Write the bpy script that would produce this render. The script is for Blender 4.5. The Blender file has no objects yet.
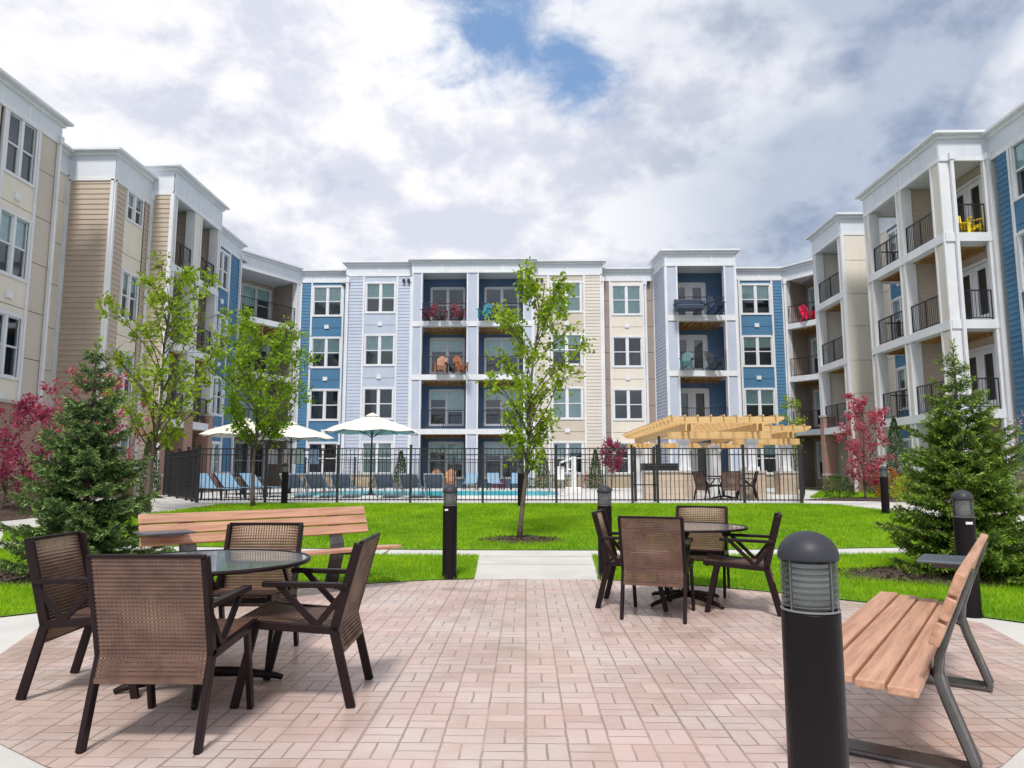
import bpy, bmesh, math, random
import numpy as np
from mathutils import Vector, Matrix
random.seed(7); rng = np.random.default_rng(11)
sc = bpy.context.scene; col = sc.collection
R = math.radians
# ------------------------------------------------------------------ camera
F, HY, VX, EYE = 720., 472., 526., 1.27
PITCH = math.atan((HY-384)/F); YAW = math.atan((VX-512)/(F/math.cos(PITCH)))
cam_d = bpy.data.cameras.new('camera'); cam = bpy.data.objects.new('camera', cam_d); col.objects.link(cam)
cam.location = (0, 0, EYE); cam.rotation_euler = (math.pi/2+PITCH, 0, YAW)
cam_d.sensor_width = 36; cam_d.lens = F/1024*36; cam_d.clip_start = .05; cam_d.clip_end = 2000
sc.camera = cam
# ------------------------------------------------------------------ light and sky
SUN_EL, SUN_AZ = R(56), R(186)      # azimuth clockwise from +Y: behind the camera
sd = bpy.data.lights.new('sun', 'SUN'); sd.energy = 2.3; sd.angle = R(10); sd.color = (1, .95, .88)
sun = bpy.data.objects.new('sun', sd); col.objects.link(sun)
sdir = Vector((math.sin(SUN_AZ)*math.cos(SUN_EL), math.cos(SUN_AZ)*math.cos(SUN_EL), math.sin(SUN_EL)))
sun.rotation_euler = (-sdir).to_track_quat('-Z', 'Y').to_euler(); sun.location = sdir*60
sc.view_settings.view_transform = 'Standard'; sc.view_settings.look = 'None'
sc.view_settings.exposure = .6; sc.view_settings.gamma = 1; sc.view_settings.use_curve_mapping = False
sc.render.engine = 'CYCLES'; sc.cycles.use_denoising = True
sc.cycles.max_bounces = 8; sc.cycles.transparent_max_bounces = 24

class NT:
    """tiny helper for node graphs: values are sockets or numbers"""
    def __init__(s, tree): s.t = tree; s.n = tree.nodes; s.l = tree.links
    def node(s, typ, **kw):
        n = s.n.new(typ)
        for k, v in kw.items(): setattr(n, k, v)
        return n
    def put(s, sock, v):
        if hasattr(v, 'is_output') or isinstance(v, bpy.types.NodeSocket): s.l.new(v, sock)
        else: sock.default_value = v
    def m(s, op, a, b=0., c=0.):
        n = s.node('ShaderNodeMath', operation=op); s.put(n.inputs[0], a); s.put(n.inputs[1], b)
        if op in ('MULTIPLY_ADD', 'COMPARE'): s.put(n.inputs[2], c)
        return n.outputs[0]
    def mix(s, f, a, b, blend='MIX'):
        n = s.node('ShaderNodeMix', data_type='RGBA', blend_type=blend)
        s.put(n.inputs['Factor'], f)
        s.put(n.inputs[6], (*a, 1) if isinstance(a, tuple) and len(a) == 3 else a)
        s.put(n.inputs[7], (*b, 1) if isinstance(b, tuple) and len(b) == 3 else b)
        return n.outputs[2]
    def noise(s, vec, scale, detail=4., rough=.55, dist=0.):
        n = s.node('ShaderNodeTexNoise'); s.l.new(vec, n.inputs['Vector'])
        n.inputs['Scale'].default_value = scale; n.inputs['Detail'].default_value = detail
        n.inputs['Roughness'].default_value = rough; n.inputs['Distortion'].default_value = dist
        return n.outputs['Fac']
    def ramp(s, v, lo, hi, a=0., b=1.):
        n = s.node('ShaderNodeMapRange', interpolation_type='SMOOTHSTEP'); s.put(n.inputs[0], v)
        for i, x in enumerate((lo, hi, a, b)): s.put(n.inputs[i+1], x)
        return n.outputs[0]

w = bpy.data.worlds.new('World'); sc.world = w; w.use_nodes = True
g = NT(w.node_tree); bg = w.node_tree.nodes['Background']
sky = g.node('ShaderNodeTexSky', sky_type='NISHITA', sun_disc=False, sun_elevation=SUN_EL, sun_rotation=SUN_AZ)
tc = g.node('ShaderNodeTexCoord').outputs['Generated']
sep = g.node('ShaderNodeSeparateXYZ'); g.l.new(tc, sep.inputs[0])
def warp(sz, off):
    mp = g.node('ShaderNodeMapping'); g.l.new(tc, mp.inputs[0]); mp.inputs['Scale'].default_value = sz; mp.inputs['Location'].default_value = off; return mp.outputs[0]
dirv = warp((1, 1, 1.55), (3.1, .4, 1.7))
def aim(px, py):
    a, b = (px-512)/F, (384-py)/F; cp, sp, cy, sy = math.cos(PITCH), math.sin(PITCH), math.cos(YAW), math.sin(YAW)
    f, z = cp-b*sp, sp+b*cp
    return Vector((a*cy-f*sy, a*sy+f*cy, z))
def near_dir(px, py, r0, r1):
    v = aim(px, py).normalized(); n = g.node('ShaderNodeVectorMath', operation='DISTANCE')
    g.l.new(tc, n.inputs[0]); n.inputs[1].default_value = v
    return g.ramp(n.outputs['Value'], r0, r1, 1., 0.)
big = g.noise(dirv, 2.6, 3, .5, .2)
fine = g.noise(dirv, 8.5, 9, .62, .35)
base = g.m('ADD', g.m('MULTIPLY', big, .5), g.m('MULTIPLY', fine, .5))
cover = g.m('ADD', base, .235)
for px, py, r0, r1, k in ((480, 45, .0, .22, .20), (606, 98, .0, .11, .19), (400, 30, .0, .18, .12), (560, 15, 0., .2, .12), (340, 185, .0, .10, .15), (255, 165, 0., .10, .14), (700, 20, 0, .12, .08)):
    cover = g.m('SUBTRACT', cover, g.m('MULTIPLY', near_dir(px, py, r0, r1), k))
mask = g.ramp(cover, .43, .61)
def billow(v): return g.m('ADD', g.m('MULTIPLY', g.noise(v, 3.0, 4, .5, .3), .68), g.m('MULTIPLY', g.noise(v, 10., 8, .62, .2), .32))
b0_ = billow(dirv); b1_ = billow(warp((1, 1, 1.55), (3.1, .4, 1.7+.075)))
lit = g.ramp(g.m('SUBTRACT', b0_, b1_), -.075, .07)
shade = g.noise(warp((1, 1, 1.3), (7.7, 2.2, .3)), 2.3, 6, .5, .3)
grey = g.m('ADD', g.m('MULTIPLY', near_dir(850, 60, .10, .52), 1.25), g.m('MULTIPLY', near_dir(150, 0, .0, .5), .28))
grey = g.m('MULTIPLY', g.m('ADD', grey, .34), g.ramp(shade, .38, .60, .25, 1.))
grey = g.m('MULTIPLY', grey, g.m('SUBTRACT', 1., g.m('MULTIPLY', near_dir(430, 235, .12, .62), .8)))
cloud = g.mix(g.m('MINIMUM', grey, 1.), g.mix(lit, (.53, .545, .62), (.755, .745, .755)), g.mix(lit, (.215, .265, .37), (.36, .41, .50)))
skyc = g.node('ShaderNodeVectorMath', operation='SCALE'); g.l.new(sky.outputs[0], skyc.inputs[0]); skyc.inputs[3].default_value = .09
res = g.mix(mask, g.mix(.6, skyc.outputs[0], (.19, .33, .58)), cloud)
g.l.new(res, bg.inputs['Color']); bg.inputs['Strength'].default_value = .95

# ------------------------------------------------------------------ materials
MT = {}
STREAK = {'white_trim', 'parapet_panel', 'blue_siding', 'grey_blue_siding', 'tan_siding', 'taupe_siding', 'cream_panel', 'cream_siding', 'beige_panel', 'pale_column'}
def mat(name, c, rough=.6, c2=None, scale=6., bump=0., metal=0., spec=.5, bscale=None, coat=0.):
    if name in MT: return MT[name]
    m = bpy.data.materials.new(name); m.use_nodes = True; q = NT(m.node_tree); b = m.node_tree.nodes['Principled BSDF']
    tc = q.node('ShaderNodeTexCoord').outputs['Object']
    c2 = c2 or tuple(x*.86 for x in c)
    f = q.noise(tc, scale, 5, .6)
    cc = q.mix(q.ramp(f, .35, .68), c, c2)
    if name in STREAK:
        mp = q.node('ShaderNodeMapping'); q.l.new(tc, mp.inputs[0]); mp.inputs['Scale'].default_value = (5, 5, .35)
        cc = q.mix(q.ramp(q.noise(mp.outputs[0], 1., 5, .65), .5, .8, 0., .38), cc, tuple(x*.72 for x in c))
        cc = q.mix(q.ramp(q.noise(tc, .35, 3), .4, .7, 0., .25), cc, tuple(min(x*1.12, .9) for x in c))
    q.l.new(cc, b.inputs['Base Color'])
    q.put(b.inputs['Roughness'], q.ramp(f, .3, .7, max(rough-.08, .02), min(rough+.08, 1)))
    b.inputs['Metallic'].default_value = metal; b.inputs['Specular IOR Level'].default_value = spec
    b.inputs['Coat Weight'].default_value = coat
    if bump:
        bn = q.node('ShaderNodeBump'); bn.inputs['Strength'].default_value = bump; bn.inputs['Distance'].default_value = .01
        q.l.new(q.noise(tc, bscale or scale*6, 4, .6), bn.inputs['Height']); q.l.new(bn.outputs[0], b.inputs['Normal'])
    MT[name] = m; return m
white = mat('white_trim', (.74, .76, .80), .55, (.66, .68, .73), 1.2)
parapetw = mat('parapet_panel', (.66, .70, .77), .6, (.60, .64, .71), .7)
blue = mat('blue_siding', (.065, .19, .34), .6, (.055, .17, .31), 1.)
navy = mat('navy_siding', (.10, .185, .33), .6, (.075, .145, .27), 1.)
greyblue = mat('grey_blue_siding', (.47, .52, .64), .6, (.43, .48, .60), 1.)
tan = mat('tan_siding', (.50, .42, .345), .65, (.46, .38, .315), 1.)
taupe = mat('taupe_siding', (.33, .27, .235), .65, (.30, .245, .215), 1.)
cream = mat('cream_panel', (.74, .69, .61), .65, (.69, .645, .57), .6)
creams = mat('cream_siding', (.62, .575, .52), .65, (.57, .53, .48), .6)
palecol = mat('pale_column', (.68, .65, .58), .6, (.63, .60, .54), .6)
beige = mat('beige_panel', (.56, .50, .43), .65, (.52, .46, .40), .6)
stone = mat('stone_cap', (.52, .50, .48), .8, (.42, .40, .385), 5, .4)
soffw = mat('porch_ceiling', (.60, .62, .66), .7)
woodsoff = mat('wood_soffit', (.40, .235, .09), .7, (.27, .15, .055), 3, .3)
railm = mat('black_metal', (.018, .018, .022), .42, spec=.5)
grayroof = mat('roof_membrane', (.35, .35, .36), .9)
dark = mat('painted_room_shade', (.03, .035, .045), .9)  # shade of unlit rooms behind the glass, put into the colour
blindm = mat('window_blind', (.80, .86, .85), .8)
def glass_mat(name, tint, fac):
    m = bpy.data.materials.new(name); m.use_nodes = True; q = NT(m.node_tree)
    o = m.node_tree.nodes['Material Output']; m.node_tree.nodes.remove(m.node_tree.nodes['Principled BSDF'])
    t = q.node('ShaderNodeBsdfTransparent'); t.inputs[0].default_value = (*tint, 1)
    gl = q.node('ShaderNodeBsdfGlossy'); gl.inputs['Roughness'].default_value = .03; gl.inputs[0].default_value = (.9, .95, 1, 1)
    fr = q.node('ShaderNodeLayerWeight'); fr.inputs[0].default_value = .35
    mx = q.node('ShaderNodeMixShader'); q.put(mx.inputs[0], q.m('ADD', q.m('MULTIPLY', fr.outputs['Fresnel'], .9), fac))
    nb = q.node('ShaderNodeBump'); nb.inputs['Strength'].default_value = .08; nb.inputs['Distance'].default_value = .02
    q.l.new(q.noise(q.node('ShaderNodeTexCoord').outputs['Object'], 1.3, 2), nb.inputs['Height']); q.l.new(nb.outputs[0], gl.inputs['Normal'])
    q.l.new(t.outputs[0], mx.inputs[1]); q.l.new(gl.outputs[0], mx.inputs[2]); q.l.new(mx.outputs[0], o.inputs[0])
    return m
winglass = glass_mat('window_glass', (.78, .95, .97), .07)
tableglass = mat('table_glass', (.22, .26, .29), .10, (.15, .18, .20), 5, spec=.8, coat=.5)
clearglass = glass_mat('lamp_glass', (.95, .97, .97), -.10)

def leaf_mat(name, c, c2, trans=.35, rough=.5):
    m = bpy.data.materials.new(name); m.use_nodes = True; q = NT(m.node_tree)
    b = m.node_tree.nodes['Principled BSDF']; o = m.node_tree.nodes['Material Output']
    at = q.node('ShaderNodeAttribute', attribute_name='tint').outputs['Fac']
    c_ = q.mix(at, c, c2); q.l.new(c_, b.inputs['Base Color']); b.inputs['Roughness'].default_value = rough
    b.inputs['Specular IOR Level'].default_value = .3
    tr = q.node('ShaderNodeBsdfTranslucent'); q.l.new(c_, tr.inputs[0])
    mx = q.node('ShaderNodeMixShader'); mx.inputs[0].default_value = trans
    q.l.new(b.outputs[0], mx.inputs[1]); q.l.new(tr.outputs[0], mx.inputs[2]); q.l.new(mx.outputs[0], o.inputs[0])
    return m
lime = leaf_mat('lime_leaf', (.15, .27, .012), (.46, .60, .045), .5)
midleaf = leaf_mat('green_leaf', (.11, .24, .012), (.40, .56, .035), .5)
redleaf = leaf_mat('red_leaf', (.34, .03, .075), (.66, .17, .22), .45)
purpleleaf = leaf_mat('purple_leaf', (.18, .018, .055), (.46, .07, .16), .4)
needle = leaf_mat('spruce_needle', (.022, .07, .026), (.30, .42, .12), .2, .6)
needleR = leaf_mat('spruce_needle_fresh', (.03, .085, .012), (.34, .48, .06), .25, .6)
cypr = leaf_mat('cypress_leaf', (.02, .06, .015), (.06, .14, .03), .1, .7)
shrubl = leaf_mat('shrub_leaf', (.03, .07, .015), (.12, .20, .04), .2)
orangel = leaf_mat('orange_leaf', (.35, .09, .02), (.60, .28, .05), .3)
grassm = leaf_mat('grass_blade', (.15, .34, .004), (.46, .68, .014), .45, .6)
bark = mat('bark', (.13, .10, .085), .9, (.08, .06, .05), 14, .8)

# stamped basketweave paving
def paving_mat():
    m = bpy.data.materials.new('stamped_paving'); m.use_nodes = True; q = NT(m.node_tree); b = m.node_tree.nodes['Principled BSDF']
    tc = q.node('ShaderNodeTexCoord').outputs['Object']
    wob = q.node('ShaderNodeVectorMath', operation='SCALE')
    nn = q.node('ShaderNodeTexNoise'); q.l.new(tc, nn.inputs['Vector']); nn.inputs['Scale'].default_value = 9.
    q.l.new(nn.outputs['Color'], wob.inputs[0]); wob.inputs[3].default_value = .010
    ad = q.node('ShaderNodeVectorMath', operation='ADD'); q.l.new(tc, ad.inputs[0]); q.l.new(wob.outputs[0], ad.inputs[1])
    sp = q.node('ShaderNodeSeparateXYZ'); q.l.new(ad.outputs[0], sp.inputs[0])
    S = .198
    x = q.m('DIVIDE', sp.outputs[0], S); y = q.m('DIVIDE', sp.outputs[1], S)
    i, j, u, v = q.m('FLOOR', x), q.m('FLOOR', y), q.m('FRACT', x), q.m('FRACT', y)
    par = q.m('FLOORED_MODULO', q.m('ADD', i, j), 2.)
    e = q.m('MINIMUM', q.m('MINIMUM', u, q.m('SUBTRACT', 1., u)), q.m('MINIMUM', v, q.m('SUBTRACT', 1., v)))
    mid = q.m('ADD', q.m('MULTIPLY', par, q.m('ABSOLUTE', q.m('SUBTRACT', u, .5))), q.m('MULTIPLY', q.m('SUBTRACT', 1., par), q.m('ABSOLUTE', q.m('SUBTRACT', v, .5))))
    edge = q.m('MINIMUM', e, mid)
    half = q.m('ADD', q.m('MULTIPLY', par, q.m('GREATER_THAN', u, .5)), q.m('MULTIPLY', q.m('SUBTRACT', 1., par), q.m('GREATER_THAN', v, .5)))
    idv = q.node('ShaderNodeCombineXYZ'); q.put(idv.inputs[0], i); q.put(idv.inputs[1], j); q.put(idv.inputs[2], half)
    wn = q.node('ShaderNodeTexWhiteNoise'); q.l.new(idv.outputs[0], wn.inputs[0])
    # a wider stamp-mat joint every fourth square
    jx = q.m('PINGPONG', sp.outputs[0], S*2.); jy = q.m('PINGPONG', q.m('ADD', sp.outputs[1], .1), S*2.5)
    joint = q.ramp(jx, .004, .011, 1., 0.)
    gr = q.ramp(edge, .010, .036, 1., 0.)
    vis = q.ramp(q.noise(tc, 2.2, 3), .3, .6, .45, 1.)
    gr = q.m('MAXIMUM', q.m('MULTIPLY', gr, vis), q.m('MULTIPLY', joint, .75))
    c = q.mix(wn.outputs[0], (.46, .335, .295), (.57, .44, .40))
    c = q.mix(q.ramp(q.noise(tc, 1.1, 5, .6), .42, .66), c, (.56, .48, .45))
    c = q.mix(q.m('MULTIPLY', q.ramp(q.noise(tc, 3.5, 6, .7), .52, .75), .5), c, (.50, .30, .20))
    c = q.mix(q.m('MULTIPLY', q.noise(tc, 60, 3), .35), c, (.42, .31, .27))
    c = q.mix(q.m('MULTIPLY', q.ramp(q.noise(tc, .8, 6, .7, .8), .53, .72), .55), c, (.36, .26, .225))
    c = q.mix(q.m('MULTIPLY', gr, .7), c, (.20, .13, .11))
    q.l.new(c, b.inputs['Base Color'])
    q.put(b.inputs['Roughness'], q.ramp(q.noise(tc, 1.6, 5, .6), .35, .65, .17, .55))
    h = q.m('ADD', q.m('MULTIPLY', gr, -1.), q.m('MULTIPLY', q.noise(tc, 22, 5, .65), .7))
    bn = q.node('ShaderNodeBump'); bn.inputs['Strength'].default_value = .6; bn.inputs['Distance'].default_value = .006
    q.l.new(h, bn.inputs['Height']); q.l.new(bn.outputs[0], b.inputs['Normal'])
    return m
paving = paving_mat()
def grained(name, c, c2, rough=.5, axis=0, sc_=3.):
    m = bpy.data.materials.new(name); m.use_nodes = True; q = NT(m.node_tree); b = m.node_tree.nodes['Principled BSDF']
    mp = q.node('ShaderNodeMapping'); q.l.new(q.node('ShaderNodeTexCoord').outputs['Object'], mp.inputs[0])
    s = [30.*sc_/3]*3; s[axis] = 1.6*sc_/3; mp.inputs['Scale'].default_value = s
    f = q.noise(mp.outputs[0], 1., 6, .65, .4)
    q.l.new(q.mix(q.ramp(f, .3, .7), c, c2), b.inputs['Base Color']); b.inputs['Roughness'].default_value = rough
    bn = q.node('ShaderNodeBump'); bn.inputs['Strength'].default_value = .25; bn.inputs['Distance'].default_value = .003
    q.l.new(f, bn.inputs['Height']); q.l.new(bn.outputs[0], b.inputs['Normal']); return m
benchwood = grained('bench_wood', (.60, .345, .235), (.38, .19, .115), .38)
pinewood = grained('pine_timber', (.76, .53, .26), (.60, .37, .15), .6)
def brick_mat(name, c1, c2, mo, sx=.21, sy=.075):
    m = bpy.data.materials.new(name); m.use_nodes = True; q = NT(m.node_tree); b = m.node_tree.nodes['Principled BSDF']
    ge = q.node('ShaderNodeTexCoord').outputs['Object']; sp = q.node('ShaderNodeSeparateXYZ'); q.l.new(ge, sp.inputs[0])
    cb = q.node('ShaderNodeCombineXYZ'); q.put(cb.inputs[0], q.m('ADD', sp.outputs[0], sp.outputs[1])); q.put(cb.inputs[1], sp.outputs[2])
    br = q.node('ShaderNodeTexBrick'); q.l.new(cb.outputs[0], br.inputs['Vector'])
    for k, v in (('Color1', (*c1, 1)), ('Color2', (*c2, 1)), ('Mortar', (*mo, 1)), ('Scale', 1.), ('Mortar Size', .008), ('Brick Width', sx), ('Row Height', sy)): br.inputs[k].default_value = v
    q.l.new(q.mix(q.m('MULTIPLY', q.noise(ge, 5, 4), .3), br.outputs['Color'], c2), b.inputs['Base Color']); b.inputs['Roughness'].default_value = .85
    bn = q.node('ShaderNodeBump'); bn.inputs['Strength'].default_value = .4; bn.inputs['Distance'].default_value = .006; bn.invert = True
    q.l.new(br.outputs['Fac'], bn.inputs['Height']); q.l.new(bn.outputs[0], b.inputs['Normal']); return m
brick = brick_mat('red_brick', (.40, .21, .165), (.33, .17, .135), (.42, .36, .32))
tanstone = brick_mat('tan_block', (.52, .43, .34), (.45, .36, .28), (.34, .28, .23), .4, .2)
concrete = mat('pale_concrete', (.56, .55, .53), .75, (.49, .48, .46), 1.5, .3, bscale=60)
deckc = mat('deck_concrete', (.62, .62, .62), .75, (.55, .55, .55), 1.5, .2, bscale=40)
mulchm = mat('mulch', (.085, .055, .045), .95, (.045, .03, .025), 30, 1., bscale=70)
soilm = mat('lawn_soil', (.13, .28, .010), .95, (.09, .21, .010), 5, .6, bscale=50)
farground = mat('far_ground', (.12, .17, .06), .95, (.09, .13, .05), .5)
waterm = mat('pool_water', (.01, .33, .42), .25, (.02, .42, .50), 1.5, .35, bscale=5, spec=.12)
wicker = mat('brown_wicker', (.155, .088, .066), .5, (.105, .058, .045), 9, spec=.3)
cordm = mat('tan_cord', (.40, .29, .20), .6, (.33, .23, .16), 9)
frame_m = mat('chair_frame', (.017, .008, .009), .42, (.012, .006, .007), 8, spec=.2)
castm = mat('cast_metal', (.13, .125, .125), .34, (.09, .085, .085), 8, metal=.7)
slabm = mat('bench_table_metal', (.13, .16, .20), .35, metal=.5)
bollm = mat('bollard_metal', (.010, .007, .009), .42, (.007, .005, .006), 3, spec=.18)
bollcap = mat('bollard_dome', (.040, .042, .052), .5, (.03, .032, .04), 4, spec=.25)
louvm = mat('louver_metal', (.62, .62, .63), .35)
lampm = mat('lamp_core', (.85, .83, .82), .35)
stick = mat('white_sticker', (.75, .75, .75), .5)
canvas = mat('cream_canvas', (.74, .70, .64), .85, (.68, .64, .58), 2)
lsling = mat('light_blue_sling', (.20, .33, .46), .6); dsling = mat('slate_blue_sling', (.075, .115, .165), .6)
steel = mat('stainless', (.62, .62, .62), .2, metal=1.)

# ------------------------------------------------------------------ mesh builder
class Fr:
    """frame on a facade: s along the wall, h outward, z up; outward is to the right of the walking direction"""
    def __init__(s, p0, p1):
        s.o = Vector((p0[0], p0[1], 0)); d = Vector((p1[0]-p0[0], p1[1]-p0[1], 0)); s.L = d.length; s.t = d.normalized()
        s.n = Vector((s.t.y, -s.t.x, 0)); s.ang = math.atan2(s.t.y, s.t.x)
    def p(s, a, h, z): q = s.o+s.t*a+s.n*h; return (q.x, q.y, z)
    def sub(s, a, h, b=None):   # frame shifted
        A = s.p(a, h, 0); B = s.p(b if b is not None else s.L, h, 0); return Fr(A, B)
W0 = Fr((0, 0), (1, 0)); W0.n = Vector((0, 1, 0))      # s=x, h=y
class MB:
    def __init__(s): s.v = []; s.f = []
    def quad(s, a, b, c, d): n = len(s.v); s.v += [a, b, c, d]; s.f.append((n, n+1, n+2, n+3))
    def box(s, fr, s0, s1, h0, h1, z0, z1):
        n = len(s.v)
        for z in (z0, z1):
            for a, h in ((s0, h0), (s1, h0), (s1, h1), (s0, h1)): s.v.append(fr.p(a, h, z))
        s.f += [tuple(n+i for i in q) for q in ((0, 3, 2, 1), (4, 5, 6, 7), (0, 1, 5, 4), (1, 2, 6, 5), (2, 3, 7, 6), (3, 0, 4, 7))]
        return s
    def bx(s, x0, x1, y0, y1, z0, z1): return s.box(W0, x0, x1, y0, y1, z0, z1)
    def beam(s, a, b, wd, th, up=(0, 0, 1)):
        a, b = Vector(a), Vector(b); d = (b-a).normalized(); up = Vector(up)
        x = d.cross(up)
        if x.length < 1e-4: x = d.cross(Vector((0, 1, 0)))
        x.normalize(); y = x.cross(d).normalized(); n = len(s.v)
        for q in (a, b):
            for i, j in ((-1, -1), (1, -1), (1, 1), (-1, 1)): s.v.append(tuple(q+x*wd/2*i+y*th/2*j))
        s.f += [tuple(n+i for i in q) for q in ((0, 3, 2, 1), (4, 5, 6, 7), (0, 1, 5, 4), (1, 2, 6, 5), (2, 3, 7, 6), (3, 0, 4, 7))]
        return s
    def ring(s, c, r, z, k=20): return [(c[0]+r*math.cos(2*math.pi*i/k), c[1]+r*math.sin(2*math.pi*i/k), z) for i in range(k)]
    def lathe(s, c, prof, k=24, cap=True):
        n0 = len(s.v)
        for r, z in prof: s.v += s.ring(c, max(r, 1e-4), z, k)
        for a in range(len(prof)-1):
            for i in range(k):
                j = (i+1) % k; s.f.append((n0+a*k+i, n0+a*k+j, n0+(a+1)*k+j, n0+(a+1)*k+i))
        if cap: s.f.append(tuple(n0+i for i in range(k))[::-1]); s.f.append(tuple(n0+(len(prof)-1)*k+i for i in range(k)))
        return s
    def tube(s, pts, rad, k=8):
        pts = [Vector(p) for p in pts]; n0 = len(s.v)
        if not isinstance(rad, (list, tuple)): rad = [rad]*len(pts)
        x = None
        for i, p in enumerate(pts):
            d = (pts[min(i+1, len(pts)-1)]-pts[max(i-1, 0)]).normalized()
            if x is None: x = d.orthogonal().normalized()
            x = (x-d*x.dot(d)).normalized(); y = d.cross(x)
            for a in range(k): t = 2*math.pi*a/k; s.v.append(tuple(p+(x*math.cos(t)+y*math.sin(t))*rad[i]))
        for i in range(len(pts)-1):
            for a in range(k): b = (a+1) % k; s.f.append((n0+i*k+a, n0+i*k+b, n0+(i+1)*k+b, n0+(i+1)*k+a))
        s.f.append(tuple(n0+i for i in range(k))[::-1]); s.f.append(tuple(n0+(len(pts)-1)*k+i for i in range(k)))
        return s
    def mesh(s, name, m):
        me = bpy.data.meshes.new(name); me.from_pydata(s.v, [], s.f); me.materials.append(m); me.update(); return me
def link(name, me, parent=None, loc=(0, 0, 0), rz=0.):
    o = bpy.data.objects.new(name, me); col.objects.link(o); o.parent = parent; o.location = loc; o.rotation_euler = (0, 0, rz); return o
def tagd(o, label=None, cat=None, group=None, kind=None):
    for k, v in (('label', label), ('category', cat), ('group', group), ('kind', kind)):
        if v: o[k] = v
    return o
def thing(name, label, cat, loc, rz=0., group=None): return tagd(link(name, None, None, loc, rz), label, cat, group)
def part(name, mb, m, parent, bevel=0., smooth=False, label=None):
    me = mb.mesh(name, m)
    if smooth: me.shade_smooth()
    o = link(name, me, parent)
    if bevel:
        md = o.modifiers.new('bevel', 'BEVEL'); md.width = bevel; md.segments = 2; md.limit_method = 'ANGLE'; md.angle_limit = R(40)
    if label: o['label'] = label
    return o
def wpart(name, mb, m, root, parent=None, **kw):       # vertices in world coordinates, root unrotated
    o = part(name, mb, m, parent or root, **kw)
    if parent is None or parent is root: o.location = -root.location
    return o
def copy_tree(o, parent=None):
    c = o.copy(); col.objects.link(c); c.parent = parent
    for ch in [x for x in o.children]: copy_tree(ch, c)
    return c
def again(proto, loc, rz, label):
    c = copy_tree(proto); c.location = loc; c.rotation_euler = (0, 0, rz); c['label'] = label; return c
def fast_mesh(name, V, m, tint=None, smooth=False):
    """V: (N,k,3) array of separate k-gons"""
    N, k, _ = V.shape; me = bpy.data.meshes.new(name)
    me.vertices.add(N*k); me.vertices.foreach_set('co', V.reshape(-1).astype(np.float32))
    me.loops.add(N*k); me.loops.foreach_set('vertex_index', np.arange(N*k, dtype=np.int32))
    me.polygons.add(N); me.polygons.foreach_set('loop_start', (np.arange(N)*k).astype(np.int32))
    me.polygons.foreach_set('loop_total', np.full(N, k, dtype=np.int32))
    if tint is not None:
        a = me.attributes.new('tint', 'FLOAT', 'FACE'); a.data.foreach_set('value', tint.astype(np.float32))
    me.materials.append(m); me.update(); me.validate(); return me
def leaves(P, D, L, Wd, up=.0):
    """rhombic leaves at P pointing along D (N,3)"""
    N = len(P); D = D/np.linalg.norm(D, axis=1, keepdims=True)
    r = rng.normal(size=(N, 3)); S = np.cross(D, r); S /= np.linalg.norm(S, axis=1, keepdims=True)
    L = np.asarray(L).reshape(-1, 1)*np.ones((N, 1)); Wd = np.asarray(Wd).reshape(-1, 1)*np.ones((N, 1))
    nrm = np.cross(D, S)
    return np.stack([P, P+D*L*.45+S*Wd/2+nrm*L*.06, P+D*L, P+D*L*.45-S*Wd/2+nrm*L*.06], 1)
def G(Y): return 0. if Y < 11.3 else (.4 if Y > 19 else .4*(Y-11.3)/7.7)
def Gn(Y): return np.clip((Y-11.3)/7.7, 0, 1)*.4
def fx(px, Y): return (px-VX)/F*(Y+.7)*.995      # image column -> X on a frontal plane at distance Y

# ------------------------------------------------------------------ ground, paths, lawns
def sheet(name, poly, lift, m, kind='structure', **kw):
    bm = bmesh.new(); vs = [bm.verts.new((x, y, 0)) for x, y in poly]; bm.faces.new(vs)
    for yy in (11.3, 13.9, 16.4, 19):
        bmesh.ops.bisect_plane(bm, geom=bm.verts[:]+bm.edges[:]+bm.faces[:], plane_co=(0, yy, 0), plane_no=(0, 1, 0))
    for v in bm.verts: v.co.z = G(v.co.y)+lift
    bmesh.ops.triangulate(bm, faces=bm.faces[:]); bmesh.ops.recalc_face_normals(bm, faces=bm.faces[:])
    if bm.faces[:] and sum(f.normal.z for f in bm.faces) < 0: bmesh.ops.reverse_faces(bm, faces=bm.faces[:])
    me = bpy.data.meshes.new(name); bm.to_mesh(me); bm.free(); me.materials.append(m)
    o = link(name, me); o['kind'] = kind; return o
sheet('ground', [(-900, -300), (900, -300), (900, 1500), (-900, 1500)], -.03, farground)
sheet('sidewalk', [(-16, -2), (16, -2), (16, 24), (-16, 24)], 0., concrete)
def arc(cx, cy, r, a0, a1, n=24): return [(cx+r*math.cos(R(a0+(a1-a0)*i/n)), cy+r*math.sin(R(a0+(a1-a0)*i/n))) for i in range(n+1)]
pav = [(-2.09, 3.26), (-2.47, 3.51), (-3.1, 3.95), (-3.55, 4.6), (-3.68, 5.16), (-4.12, 6.36), (-4.05, 6.95), (-3.0, 7.75), (-1.69, 8.43), (-1.13, 8.66), (-.6, 8.75), (0, 8.8), (.76, 8.78),
       (1.6, 8.5), (2.5, 7.95), (3.33, 7.25), (3.85, 6.36), (3.66, 5.57), (3.3, 4.6), (2.8, 4.0), (2.29, 3.55), (2.06, 3.34), (1.4, 2.95), (0, 2.6), (-1.2, 2.85)]
pav = pav[:]; PAV = pav
sheet('patio_pavement', pav, .006, paving)
def walkY(x): return 11.15+.0095*x*x
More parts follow.
